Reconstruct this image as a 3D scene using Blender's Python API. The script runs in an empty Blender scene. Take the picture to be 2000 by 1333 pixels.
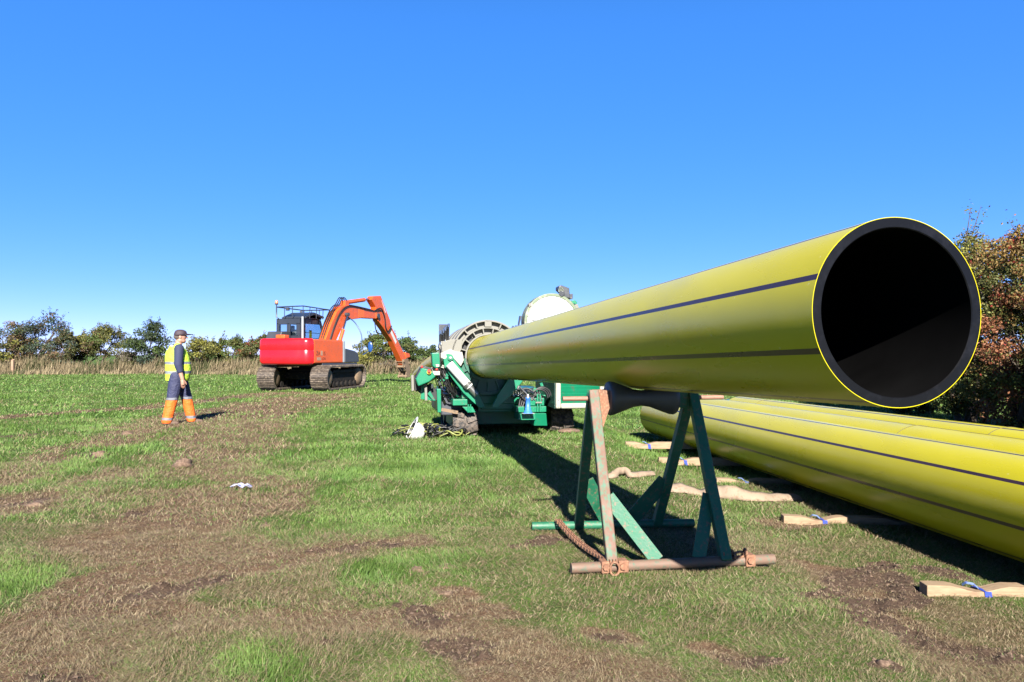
import bpy, bmesh, math, random
import numpy as np
from mathutils import Vector, Matrix, Euler
random.seed(7); RNG = np.random.default_rng(11)
PI = math.pi; R = math.radians
sc = bpy.context.scene; COL = sc.collection
# ------------------------------------------------------------------ camera constants (photo is 2000 px wide)
F = 1440.0; HZ = 694.0; CAMZ = 1.3

# ------------------------------------------------------------------ ground shape
def ss(x, a, b):
    t = np.clip((np.asarray(x, float)-a)/(b-a), 0, 1); return t*t*(3-2*t)
_P = np.random.default_rng(5).random((256, 256))
def vnoise(x, y):
    x = np.asarray(x, float); y = np.asarray(y, float)
    xi = np.floor(x).astype(int); yi = np.floor(y).astype(int); xf = x-xi; yf = y-yi
    u = xf*xf*(3-2*xf); v = yf*yf*(3-2*yf)
    a = _P[xi % 256, yi % 256]; b = _P[(xi+1) % 256, yi % 256]; c = _P[xi % 256, (yi+1) % 256]; d = _P[(xi+1) % 256, (yi+1) % 256]
    return (a*(1-u)+b*u)*(1-v)+(c*(1-u)+d*u)*v
def fbm(x, y, o=4):
    s = 0; a = .5; t = 0
    for i in range(o):
        s = s+a*vnoise(x*2**i+17.3*i, y*2**i+9.1*i); t += a; a *= .5
    return s/t
def gbase(X, Y):
    X = np.asarray(X, float); Y = np.asarray(Y, float)
    return (-.05-.0115*np.clip(Y, 0, 16))*ss(X, 1.35, 2.3)*ss(Y, 1.0, 3.2)
def P2G(px, py, dz=0.0):
    z = 0.0
    for _ in range(8):
        Y = (CAMZ-z-dz)*F/(py-HZ); X = (px-1000)/F*Y; z = float(gbase(X, Y))
    return X, Y, z
# tracks and bare patches of soil: polylines on the ground, (pixel, pixel, half width in metres) in the photograph turned into metres
TR = [
 [(640,772,1.4),(540,790,1.5),(470,820,1.2),(430,870,.9),(400,930,.8),(380,1000,.75),(330,1080,.62),(230,1180,.6),(120,1290,.6),(40,1380,.6)],
 [(560,768,1.0),(420,780,.8),(300,795,.7),(150,806,.5),(-60,818,.5)],
 [(470,795,.7),(380,808,.7),(300,830,.7),(200,870,.6),(110,905,.55),(-30,945,.6)],
 [(-60,1000,.5),(60,978,.45),(170,955,.35),(250,925,.3)],
 [(-40,1300,.4),(200,1250,.55),(360,1240,.45),(600,1215,.25),(760,1205,.28),(880,1250,.32),(1000,1300,.3),(1150,1330,.3),(1300,1345,.25)],
 [(230,1050,.5),(420,1075,.6),(600,1080,.36),(740,1065,.22)],
 [(330,985,.4),(450,1000,.6),(560,960,.5)],
 [(1610,1110,.16),(1690,1140,.26),(1720,1185,.22),(1830,1270,.3),(1980,1330,.35)],
 [(1040,1040,.10),(1090,1050,.12)], [(1130,1245,.13),(1230,1255,.14)], [(1440,1280,.1),(1490,1290,.12)], [(1480,1010,.1),(1540,1012,.1)],
 [(860,1160,.06),(890,1165,.07)], [(840,1195,.2),(960,1190,.2)],
]
GREEN = [(525,1300,.15),(60,1135,.32),(0,1170,.25),(300,945,.55),(240,880,.5),(700,1020,.6),(800,950,1.0),(720,1115,.22),(575,1335,.12),(800,1100,.4)]
TRW = []
for t in TR:
    TRW.append([(P2G(a, b)[0], P2G(a, b)[1], w) for a, b, w in t])
GRW = [(P2G(a, b)[0], P2G(a, b)[1], w) for a, b, w in GREEN]
def mud(X, Y):
    X = np.asarray(X, float); Y = np.asarray(Y, float)
    wx = X+(fbm(X*1.3, Y*1.3, 3)-.5)*.7; wy = Y+(fbm(X*1.3+40, Y*1.3+9, 3)-.5)*.9
    m = np.zeros_like(X)
    for t in TRW:
        for (x0, y0, w0), (x1, y1, w1) in zip(t[:-1], t[1:]):
            dx = x1-x0; dy = y1-y0; L = dx*dx+dy*dy
            s = np.clip(((wx-x0)*dx+(wy-y0)*dy)/L, 0, 1)
            d = np.hypot(wx-x0-s*dx, wy-y0-s*dy)/(w0+(w1-w0)*s)
            m = np.maximum(m, 1-ss(d, .25, 1.25))
    for (x, y, w) in GRW:
        d = np.hypot(wx-x, wy-y)/w
        m = m*ss(d+(fbm(X*6, Y*6, 3)-.5)*1.0, .45, 1.35)
    n = fbm(X*2.1+3, Y*2.1, 4)
    n2 = fbm(X*7+3, Y*7, 3)
    m = np.clip(m*(.36+1.0*n)+(n-.5)*.45*(m > .02)+(n2-.5)*.35*m, 0, 1)
    base = np.clip((fbm(X*.8+70, Y*.8+20, 4)-.6)*2.2, 0, .35)*(Y < 9)
    return np.clip(np.maximum(m*(.80+.20*ss(Y, 9, 3)), base), 0, 1)
def worn(X, Y):
    X = np.asarray(X, float); Y = np.asarray(Y, float)
    w_ = np.clip(.92-.74*ss(Y, 4.2, 8.8)+(fbm(X*.9+11, Y*.9+3, 4)-.5)*1.1, 0, 1)
    for (x, y, w) in GRW:
        d = np.hypot(X-x+(fbm(X*2.3, Y*2.3, 3)-.5)*1.1*w**.5, Y-y+(fbm(X*2.3+9, Y*2.3, 3)-.5)*1.1*w**.5)/w
        w_ = w_*(.12+.88*ss(d+(fbm(X*9, Y*9, 3)-.5)*.8, .5, 1.5))
    return w_
def relief(X, Y, m):
    return (fbm(X*.55, Y*.55, 3)-.5)*.05+(fbm(X*3.1, Y*3.1, 3)-.5)*.025+m*(fbm(X*9, Y*9, 3)-.55)*.05-m*.012+wet(X, Y)*(fbm(X*16, Y*16, 4)-.45)*.075
WET = [[(1585,1155,.10),(1650,1128,.13),(1730,1128,.14),(1770,1160,.12),(1690,1178,.13)], [(1690,1195,.12),(1770,1235,.16),(1860,1265,.15),(1960,1290,.14)], [(1640,1112,.09),(1720,1098,.10)], [(1800,1110,.09),(1850,1120,.09)], [(1700,1300,.08),(1745,1305,.08)],
 [(1430,1280,.06),(1500,1284,.07)], [(250,1165,.10),(330,1150,.14),(420,1140,.12)], [(90,1318,.07),(230,1310,.08)], [(790,1195,.09),(850,1205,.10)], [(870,1255,.10),(950,1262,.11)], [(20,985,.12),(100,975,.12)], [(1010,1062,.07),(1110,1052,.09)], [(640,1268,.05),(665,1270,.05)], [(250,1010,.09),(300,1000,.09)], [(620,1075,.08),(740,1068,.10)], [(1150,1245,.07),(1190,1250,.08)], [(170,890,.14),(200,898,.14)], [(0,855,.2),(60,850,.2)], [(410,782,.3),(470,776,.3)]]
WEW = [[(P2G(a, b)[0], P2G(a, b)[1], w) for a, b, w in t] for t in WET]
def wet(X, Y):
    X = np.asarray(X, float); Y = np.asarray(Y, float); m = np.zeros_like(X)
    wx = X+(fbm(X*4, Y*4, 4)-.5)*.28; wy = Y+(fbm(X*4+40, Y*4+9, 4)-.5)*.36
    for t in WEW:
        for (x0, y0, w0), (x1, y1, w1) in zip(t[:-1], t[1:]):
            dx = x1-x0; dy = y1-y0; s = np.clip(((wx-x0)*dx+(wy-y0)*dy)/(dx*dx+dy*dy), 0, 1)
            m = np.maximum(m, 1-ss(np.hypot(wx-x0-s*dx, wy-y0-s*dy)/(w0+(w1-w0)*s), .4, 1.3))
    return np.clip(m*(.35+1.2*fbm(X*11, Y*11, 3)), 0, 1)
def height(X, Y, m=None):
    if m is None: m = mud(X, Y)
    return gbase(X, Y)+relief(X, Y, m)*ss(Y, -40, 0)
def G(px, py):
    """a point on the real ground from a pixel of the photograph"""
    X, Y, z = P2G(px, py)
    return Vector((X, Y, float(height(np.array([X]), np.array([Y]))[0])))
def hz(X, Y): return float(height(np.array([float(X)]), np.array([float(Y)]))[0])

# ------------------------------------------------------------------ materials
def newmat(name):
    m = bpy.data.materials.new(name); m.use_nodes = True
    n = m.node_tree.nodes; l = m.node_tree.links
    return m, n, l, n['Principled BSDF']
def link_noise(n, l, scale, detail=4, rough=.55, coord='Object'):
    tc = n.new('ShaderNodeTexCoord'); t = n.new('ShaderNodeTexNoise')
    t.inputs['Scale'].default_value = scale; t.inputs['Detail'].default_value = detail; t.inputs['Roughness'].default_value = rough
    l.new(tc.outputs[coord], t.inputs['Vector']); return t
def ramp(n, l, src, a, b, ca=(0,0,0,1), cb=(1,1,1,1)):
    r = n.new('ShaderNodeValToRGB'); r.color_ramp.elements[0].position = a; r.color_ramp.elements[1].position = b
    r.color_ramp.elements[0].color = ca; r.color_ramp.elements[1].color = cb
    l.new(src, r.inputs['Fac']); return r
def mixc(n, l, fac, a, b, mode='MIX'):
    x = n.new('ShaderNodeMix'); x.data_type = 'RGBA'; x.blend_type = mode
    if isinstance(fac, (int, float)): x.inputs[0].default_value = fac
    else: l.new(fac, x.inputs[0])
    for k, v in ((6, a), (7, b)):
        if isinstance(v, tuple): x.inputs[k].default_value = (*v[:3], 1)
        else: l.new(v, x.inputs[k])
    return x.outputs[2]
def bump(n, l, p, h, strength=.3, dist=.01):
    b = n.new('ShaderNodeBump'); b.inputs['Strength'].default_value = strength; b.inputs['Distance'].default_value = dist
    l.new(h, b.inputs['Height']); l.new(b.outputs['Normal'], p.inputs['Normal'])
KA = .86      # all paints a little darker than first guessed: the photograph is exposed for bright sun
def paint(name, c, rough=.4, var=.18, dirt=None, damt=.0, scale=3.0, metal=0.0, bmp=.0, bs=60, spec=.5, stretch=None):
    c = tuple(x*KA for x in c); dirt = dirt and tuple(x*KA for x in dirt)
    m, n, l, p = newmat(name)
    t = link_noise(n, l, scale, 5)
    d = tuple(x*(1-var) for x in c)
    out = mixc(n, l, ramp(n, l, t.outputs['Fac'], .3, .7).outputs['Color'], d, c)
    if dirt:
        t2 = link_noise(n, l, scale*4, 8, .7)
        if stretch:
            mp = n.new('ShaderNodeMapping'); mp.inputs['Scale'].default_value = (1, 1, stretch); l.new(t2.inputs['Vector'].links[0].from_socket, mp.inputs[0]); l.new(mp.outputs[0], t2.inputs['Vector'])
        out = mixc(n, l, ramp(n, l, t2.outputs['Fac'], .62-damt*.35, .72-damt*.3).outputs['Color'], out, dirt)
    l.new(out, p.inputs['Base Color'])
    r = ramp(n, l, t.outputs['Fac'], .2, .8, (rough*.8,)*3+(1,), (min(1, rough*1.25),)*3+(1,)); l.new(r.outputs['Color'], p.inputs['Roughness'])
    p.inputs['Metallic'].default_value = metal; p.inputs['Specular IOR Level'].default_value = spec
    if bmp:
        t3 = link_noise(n, l, bs, 4); bump(n, l, p, t3.outputs['Fac'], bmp, .005)
    return m
def attr_leaf(name, trans=.3, rough=.55):
    m = bpy.data.materials.new(name); m.use_nodes = True; n = m.node_tree.nodes; l = m.node_tree.links
    n.clear(); o = n.new('ShaderNodeOutputMaterial'); a = n.new('ShaderNodeAttribute'); a.attribute_name = 'col'
    p = n.new('ShaderNodeBsdfPrincipled'); p.inputs['Roughness'].default_value = rough; p.inputs['Specular IOR Level'].default_value = .3
    l.new(a.outputs['Color'], p.inputs['Base Color'])
    t = n.new('ShaderNodeBsdfTranslucent'); l.new(a.outputs['Color'], t.inputs['Color'])
    x = n.new('ShaderNodeMixShader'); x.inputs[0].default_value = trans
    l.new(p.outputs[0], x.inputs[1]); l.new(t.outputs[0], x.inputs[2]); l.new(x.outputs[0], o.inputs['Surface'])
    return m
M = {}
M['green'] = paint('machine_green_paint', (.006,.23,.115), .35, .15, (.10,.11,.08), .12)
M['beige'] = paint('cast_grey_beige', (.215,.205,.175), .55, .12, (.2,.19,.15), .2, bmp=.15)
M['white'] = paint('white_paint', (.76,.76,.74), .4, .06, (.5,.48,.42), .02)
M['whitedirty'] = paint('off_white_paint', (.44,.425,.37), .45, .12, (.3,.28,.22), .15)
M['black'] = paint('black_rubber', (.012,.012,.013), .5, .3)
M['darkgrey'] = paint('dark_grey_paint', (.055,.06,.075), .4, .2, (.15,.14,.12), .1)
M['steel'] = paint('bare_steel', (.45,.45,.44), .35, .3, metal=.8)
M['chrome'] = paint('bright_fitting', (.75,.75,.75), .15, .1, metal=1)
M['orange'] = paint('orange_paint', (.84,.125,.018), .38, .18, (.36,.12,.045), .22)
M['red'] = paint('red_paint', (.66,.012,.022), .25, .08)
M['tracksteel'] = paint('track_steel', (.13,.10,.08), .6, .4, (.28,.22,.16), .35, bmp=.4, metal=.15)
M['muddy'] = paint('mud_caked_steel', (.30,.20,.12), .8, .4, (.12,.09,.06), .3, bmp=.6)
M['mudrubber'] = paint('mud_caked_rubber', (.028,.027,.027), .75, .4, (.15,.115,.09), .55, scale=5, bmp=.5)
M['blue'] = paint('blue_plastic', (.05,.22,.72), .4, .1)
M['redbtn'] = paint('red_plastic', (.7,.03,.02), .4, .1)
M['yellowp'] = paint('yellow_plastic', (.8,.5,.03), .4, .1)
M['rust'] = paint('rusty_steel', (.30,.135,.075), .8, .35, (.40,.21,.12), .35, scale=14, bmp=.4)
M['rustrod'] = paint('rusty_rod', (.36,.19,.13), .6, .3, (.2,.1,.06), .25, scale=12)
M['worngreen'] = paint('worn_green_paint', (.014,.17,.085), .55, .3, (.20,.12,.08), .25, scale=9, bmp=.3)
M['rustbar'] = paint('rusty_bar_paint', (.09,.17,.11), .7, .4, (.19,.115,.08), .8, scale=8, bmp=.35)
M['rustgreen'] = paint('rusted_green_paint', (.075,.19,.115), .65, .4, (.165,.08,.05), .60, scale=9, bmp=.35, stretch=.22)
M['rollerrub'] = paint('roller_rubber', (.085,.087,.093), .5, .3, (.10,.085,.06), .05)
M['glass'] = None
def glassmat():
    m = bpy.data.materials.new('window_glass'); m.use_nodes = True; n = m.node_tree.nodes; l = m.node_tree.links; n.clear()
    o = n.new('ShaderNodeOutputMaterial'); t = n.new('ShaderNodeBsdfTransparent'); t.inputs[0].default_value = (.72,.82,.88,1)
    g = n.new('ShaderNodeBsdfGlossy'); g.inputs['Roughness'].default_value = .03
    x = n.new('ShaderNodeMixShader'); x.inputs[0].default_value = .07
    l.new(t.outputs[0], x.inputs[1]); l.new(g.outputs[0], x.inputs[2]); l.new(x.outputs[0], o.inputs['Surface']); return m
M['glass'] = glassmat()
def pipe_yellow():
    m, n, l, p = newmat('yellow_pipe_skin')
    tc = n.new('ShaderNodeTexCoord'); mp = n.new('ShaderNodeMapping'); mp.inputs['Scale'].default_value = (1, .25, 1)
    l.new(tc.outputs['Object'], mp.inputs['Vector'])
    t = n.new('ShaderNodeTexNoise'); t.inputs['Scale'].default_value = 4; t.inputs['Detail'].default_value = 6; l.new(mp.outputs[0], t.inputs['Vector'])
    out = mixc(n, l, ramp(n, l, t.outputs['Fac'], .3, .7).outputs['Color'], (.475,.416,.006), (.53,.468,.009))
    # dull dusty film, scuffs and pale scratches
    t2 = n.new('ShaderNodeTexNoise'); t2.inputs['Scale'].default_value = 38; t2.inputs['Detail'].default_value = 6; t2.inputs['Roughness'].default_value = .7; l.new(tc.outputs['Object'], t2.inputs['Vector'])
    out = mixc(n, l, ramp(n, l, t2.outputs['Fac'], .665, .71).outputs['Color'], out, (.66,.60,.25))
    t3 = n.new('ShaderNodeTexNoise'); t3.inputs['Scale'].default_value = 13; t3.inputs['Detail'].default_value = 5; t3.inputs['Roughness'].default_value = .75; l.new(mp.outputs[0], t3.inputs['Vector'])
    out = mixc(n, l, ramp(n, l, t3.outputs['Fac'], .66, .78).outputs['Color'], out, (.30,.24,.04))
    l.new(out, p.inputs['Base Color']); p.inputs['Specular IOR Level'].default_value = .28
    r = ramp(n, l, t.outputs['Fac'], .2, .8, (.22,)*3+(1,), (.36,)*3+(1,)); l.new(r.outputs['Color'], p.inputs['Roughness'])
    t4 = n.new('ShaderNodeTexNoise'); t4.inputs['Scale'].default_value = 2.2; l.new(tc.outputs['Object'], t4.inputs['Vector'])
    bump(n, l, p, t4.outputs['Fac'], .12, .02)
    return m
M['pipe'] = pipe_yellow()
M['stripe'] = paint('brown_pipe_stripe', (.055,.022,.022), .28, .2)
def core_mat():
    m, n, l, p = newmat('black_pipe_wall')
    tc = n.new('ShaderNodeTexCoord'); sx = n.new('ShaderNodeSeparateXYZ'); l.new(tc.outputs['Object'], sx.inputs[0])
    t = link_noise(n, l, 9, 6, .7)
    l.new(mixc(n, l, ramp(n, l, t.outputs['Fac'], .5, .8).outputs['Color'], (.004,.004,.005), (.013,.013,.017)), p.inputs['Base Color'])
    p.inputs['Roughness'].default_value = .36; p.inputs['Specular IOR Level'].default_value = .17
    t2 = link_noise(n, l, 70, 3); bump(n, l, p, t2.outputs['Fac'], .1, .004)
    return m
M['core'] = core_mat()
M['corein'] = paint('black_pipe_bore', (.0014,.0013,.0016), .8, .3, spec=.07)

# ------------------------------------------------------------------ mesh builder
class MB:
    def __init__(s): s.v = []; s.f = []; s.mi = []; s.sm = []
    def add(s, vs, fs, mi=0, sm=False):
        o = len(s.v); s.v += [tuple(x) for x in vs]; s.f += [tuple(o+i for i in f) for f in fs]; s.mi += [mi]*len(fs); s.sm += [sm]*len(fs); return s
    def box(s, c, d, rot=None, mi=0, taper=1.0):
        x, y, z = d[0]/2, d[1]/2, d[2]/2
        vs = [Vector((sx*x*(taper if sz > 0 else 1), sy*y*(taper if sz > 0 else 1), sz*z)) for sz in (-1, 1) for sy in (-1, 1) for sx in (-1, 1)]
        if rot is not None:
            q = rot if isinstance(rot, Matrix) else Euler(rot).to_matrix(); vs = [q @ v for v in vs]
        c = Vector(c); vs = [v+c for v in vs]
        return s.add(vs, [(0,2,3,1),(4,5,7,6),(0,1,5,4),(2,6,7,3),(0,4,6,2),(1,3,7,5)], mi)
    def box2(s, a, b, mi=0):
        return s.box([(a[i]+b[i])/2 for i in range(3)], [abs(a[i]-b[i]) for i in range(3)], None, mi)
    def beam(s, p0, p1, w, h, up=(0,0,1), mi=0):
        p0 = Vector(p0); p1 = Vector(p1); d = (p1-p0); L = d.length; d.normalize(); u = Vector(up)
        x = d.cross(u).normalized(); z = x.cross(d)
        return s.box((p0+p1)/2, (w, L, h), Matrix((x, d, z)).transposed(), mi)
    def tube(s, path, r, seg=12, caps=True, mi=0, sm=True):
        P = [Vector(p) for p in path]; rr = r if isinstance(r, (list, tuple)) else [r]*len(P)
        vs = []; fs = []; prev = None
        for i, p in enumerate(P):
            d = (P[min(i+1, len(P)-1)]-P[max(i-1, 0)]).normalized()
            if prev is None:
                a = Vector((0,0,1)) if abs(d.z) < .9 else Vector((1,0,0)); x = d.cross(a).normalized()
            else: x = (prev-d*prev.dot(d)).normalized()
            prev = x; y = d.cross(x)
            vs += [p+(x*math.cos(2*PI*k/seg)+y*math.sin(2*PI*k/seg))*rr[i] for k in range(seg)]
        for i in range(len(P)-1):
            fs += [(i*seg+k, i*seg+(k+1) % seg, (i+1)*seg+(k+1) % seg, (i+1)*seg+k) for k in range(seg)]
        s.add(vs, fs, mi, sm)
        if caps:
            s.add(vs[:seg], [tuple(range(seg))[::-1]], mi); s.add(vs[-seg:], [tuple(range(seg))], mi)
        return s
    def cyl(s, p0, p1, r0, r1=None, seg=20, mi=0): return s.tube([p0, p1], [r0, r0 if r1 is None else r1], seg, True, mi)
    def lathe(s, p, axis, prof, seg=32, mi=0, sm=True):
        d = Vector(axis).normalized(); a = Vector((0,0,1)) if abs(d.z) < .9 else Vector((1,0,0)); x = d.cross(a).normalized(); y = d.cross(x); p = Vector(p)
        vs = []; fs = []
        for (t, r) in prof: vs += [p+d*t+(x*math.cos(2*PI*k/seg)+y*math.sin(2*PI*k/seg))*r for k in range(seg)]
        for i in range(len(prof)-1): fs += [(i*seg+k, i*seg+(k+1) % seg, (i+1)*seg+(k+1) % seg, (i+1)*seg+k) for k in range(seg)]
        return s.add(vs, fs, mi, sm)
    def prism(s, pts, d, mi=0):
        """pts: 3-D outline; d: extrusion vector"""
        n = len(pts); d = Vector(d); P = [Vector(p) for p in pts]
        vs = P+[p+d for p in P]
        return s.add(vs, [tuple(range(n))[::-1], tuple(range(n, 2*n))]+[(i, (i+1) % n, n+(i+1) % n, n+i) for i in range(n)], mi)
    def sphere(s, c, r, seg=16, rings=10, mi=0, rot=None):
        r = (r, r, r) if isinstance(r, (int, float)) else r; c = Vector(c); vs = []; fs = []
        for i in range(rings+1):
            t = PI*i/rings
            for k in range(seg):
                v = Vector((r[0]*math.sin(t)*math.cos(2*PI*k/seg), r[1]*math.sin(t)*math.sin(2*PI*k/seg), r[2]*math.cos(t)))
                if rot is not None: v = rot @ v
                vs.append(c+v)
        for i in range(rings): fs += [(i*seg+k, (i+1)*seg+k, (i+1)*seg+(k+1) % seg, i*seg+(k+1) % seg) for k in range(seg)]
        return s.add(vs, fs, mi, True)
    def ring(s, c, r0, r1, y0, y1, a0=0, a1=360, n=48, mi=0):
        """annular sector about the local y axis"""
        full = a1-a0 >= 360; vs = []; fs = []; c = Vector(c)
        for i in range(n+1):
            a = R(a0+(a1-a0)*i/n); ca, sa = math.cos(a), math.sin(a)
            vs += [c+Vector((ca*r, y, sa*r)) for r, y in ((r0, y0), (r1, y0), (r1, y1), (r0, y1))]
        for i in range(n):
            for k in range(4): fs.append((i*4+k, i*4+(k+1) % 4, (i+1)*4+(k+1) % 4, (i+1)*4+k))
        if not full: fs += [(0,3,2,1), (n*4, n*4+1, n*4+2, n*4+3)]
        return s.add(vs, fs, mi, False)
    def build(s, name, mat, parent=None, loc=None, bevel=0, bseg=2, auto=True):
        me = bpy.data.meshes.new(name); me.from_pydata(s.v, [], s.f)
        for m in (mat if isinstance(mat, (list, tuple)) else [mat]): me.materials.append(m)
        me.polygons.foreach_set('material_index', s.mi); me.polygons.foreach_set('use_smooth', s.sm)
        bm = bmesh.new(); bm.from_mesh(me); bmesh.ops.recalc_face_normals(bm, faces=bm.faces); bm.to_mesh(me); bm.free(); me.update()
        o = bpy.data.objects.new(name, me); COL.objects.link(o)
        if parent: o.parent = parent
        if loc is not None: o.location = loc
        if bevel:
            b = o.modifiers.new('bevel', 'BEVEL'); b.width = bevel; b.segments = bseg; b.limit_method = 'ANGLE'; b.angle_limit = R(40)
        return o
def thing(name, label, cat, loc=(0,0,0), rz=0, group=None):
    o = bpy.data.objects.new(name, None); o.empty_display_size = .2; COL.objects.link(o); o.location = loc; o.rotation_euler = (0,0,rz)
    return tag(o, label, cat, group)
def tag(o, label, cat, group=None):
    o['label'] = label; o['category'] = cat
    if group: o['group'] = group
    return o
def npmesh(name, V, Fq, mat, cols=None, parent=None, smooth=False, nper=4):
    """V (n,3); Fq (m,nper) faces of equal size; cols (n,3) point colours"""
    me = bpy.data.meshes.new(name); n = len(V); m = len(Fq)
    me.vertices.add(n); me.vertices.foreach_set('co', np.ascontiguousarray(V, dtype=np.float32).ravel())
    me.loops.add(m*nper); me.loops.foreach_set('vertex_index', np.ascontiguousarray(Fq, dtype=np.int32).ravel())
    me.polygons.add(m); me.polygons.foreach_set('loop_start', np.arange(m, dtype=np.int32)*nper)
    me.polygons.foreach_set('use_smooth', np.full(m, smooth))
    me.update(calc_edges=True); me.materials.append(mat)
    if cols is not None:
        a = me.attributes.new('col', 'FLOAT_COLOR', 'POINT'); c = np.ones((n, 4), np.float32); c[:, :3] = cols; a.data.foreach_set('color', c.ravel())
    o = bpy.data.objects.new(name, me); COL.objects.link(o)
    if parent: o.parent = parent
    return o
# ================================================================== THE SETTING: ground
def build_ground():
    rs = [.0]+list(np.geomspace(.4, 62, 430))+list(np.geomspace(70, 6000, 45))
    front = np.arange(-52, 52.01, .26); back = np.arange(56, 304, 4.0)
    az = np.radians(np.concatenate([front, back])); na = len(az)
    r = np.array(rs[1:]); X = np.outer(r, np.sin(az)); Y = np.outer(r, np.cos(az))
    m = mud(X, Y); m[r > 60] = 0
    Z = gbase(X, Y)+relief(X, Y, m)*(ss(-r, -75, -50))[:, None]
    V = np.stack([X, Y, Z], -1).reshape(-1, 3); nr = len(r)
    i = np.arange(nr-1)[:, None]*na; k = np.arange(na)[None, :]; k2 = (k+1) % na
    Fq = np.stack([i+k, i+k2, i+na+k2, i+na+k], -1).reshape(-1, 4)
    c = np.zeros((len(V), 3)); c[:, 0] = m.ravel(); we = wet(X, Y); we[r > 60] = 0; c[:, 1] = we.ravel(); c[:, 2] = fbm(X*1.7+5, Y*1.7, 4).ravel()
    mt, n, l, p = newmat('field_soil_and_turf')
    a = n.new('ShaderNodeAttribute'); a.attribute_name = 'col'; s = n.new('ShaderNodeSeparateColor'); l.new(a.outputs['Color'], s.inputs[0])
    tc = n.new('ShaderNodeTexCoord')
    def ns(sc_, d=5, ro=.6):
        t = n.new('ShaderNodeTexNoise'); t.inputs['Scale'].default_value = sc_; t.inputs['Detail'].default_value = d; t.inputs['Roughness'].default_value = ro; l.new(tc.outputs['Object'], t.inputs['Vector']); return t
    n1 = ns(38, 6, .7); n2 = ns(3.2, 5); n3 = ns(.28, 4); n4 = ns(110, 4, .7)
    turf = mixc(n, l, ramp(n, l, n1.outputs['Fac'], .35, .65).outputs['Color'], (.038,.066,.015), (.088,.140,.028))
    turf = mixc(n, l, ramp(n, l, n2.outputs['Fac'], .4, .62).outputs['Color'], turf, (.100,.180,.030))
    turf = mixc(n, l, ramp(n, l, n3.outputs['Fac'], .52, .72).outputs['Color'], turf, (.120,.160,.044))
    soil = mixc(n, l, ramp(n, l, n1.outputs['Fac'], .35, .7).outputs['Color'], (.095,.053,.034), (.19,.116,.076))
    soil = mixc(n, l, ramp(n, l, n4.outputs['Fac'], .5, .66).outputs['Color'], soil, (.24,.18,.105))
    ad = n.new('ShaderNodeMath'); ad.operation = 'ADD'; mu = n.new('ShaderNodeMath'); mu.operation = 'MULTIPLY_ADD'
    l.new(n1.outputs['Fac'], mu.inputs[0]); mu.inputs[1].default_value = .5; mu.inputs[2].default_value = -.25
    l.new(s.outputs[0], ad.inputs[0]); l.new(mu.outputs[0], ad.inputs[1])
    f = ramp(n, l, ad.outputs[0], .12, .45)
    wetc = mixc(n, l, ramp(n, l, n1.outputs['Fac'], .35, .7).outputs['Color'], (.072,.046,.034), (.155,.102,.072))
    l.new(mixc(n, l, ramp(n, l, s.outputs[1], .1, .4).outputs['Color'], mixc(n, l, f.outputs['Color'], turf, soil), wetc), p.inputs['Base Color']); p.inputs['Roughness'].default_value = .95; p.inputs['Specular IOR Level'].default_value = .1
    n5 = ns(26, 8, .75); bump(n, l, p, n5.outputs['Fac'], .9, .03)
    o = npmesh('ground', V, Fq, mt, c, smooth=True); o['kind'] = 'structure'
    return o
build_ground()

# ------------------------------------------------------------------ grass (nobody could count it)
def blades(n, X, Y, Z, h, w, lean, ang, cols, tipc):
    """one bent blade = a quad and a triangle folded into two quads"""
    dx = np.cos(ang); dy = np.sin(ang); sx = -dy; sy = dx
    tw = RNG.uniform(-1, 1, n)*1.2; cx = np.cos(ang+PI/2+tw); cy = np.sin(ang+PI/2+tw)
    z1 = h*.55*np.cos(lean*.6); o1 = h*.55*np.sin(lean*.6); z2 = z1+h*.45*np.cos(np.minimum(lean*1.25, 1.62)); o2 = o1+h*.45*np.sin(np.minimum(lean*1.25, 1.62))
    b = np.stack([X, Y, Z-.004], -1); wv = np.stack([cx*w/2, cy*w/2, 0*w], -1)
    m_ = b+np.stack([dx*o1, dy*o1, z1], -1); t = b+np.stack([dx*o2, dy*o2, z2], -1)
    V = np.stack([b-wv, b+wv, m_-wv*.8, m_+wv*.8, t-wv*.12, t+wv*.12], 1).reshape(-1, 3)
    i = np.arange(n)[:, None]*6
    Fq = np.concatenate([i+np.array([0,1,3,2]), i+np.array([2,3,5,4])], 1).reshape(-1, 4)
    C = np.repeat(cols[:, None, :], 6, 1).copy(); C[:, 4:, :] = tipc[:, None, :]
    return V, Fq, C.reshape(-1, 3)
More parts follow.
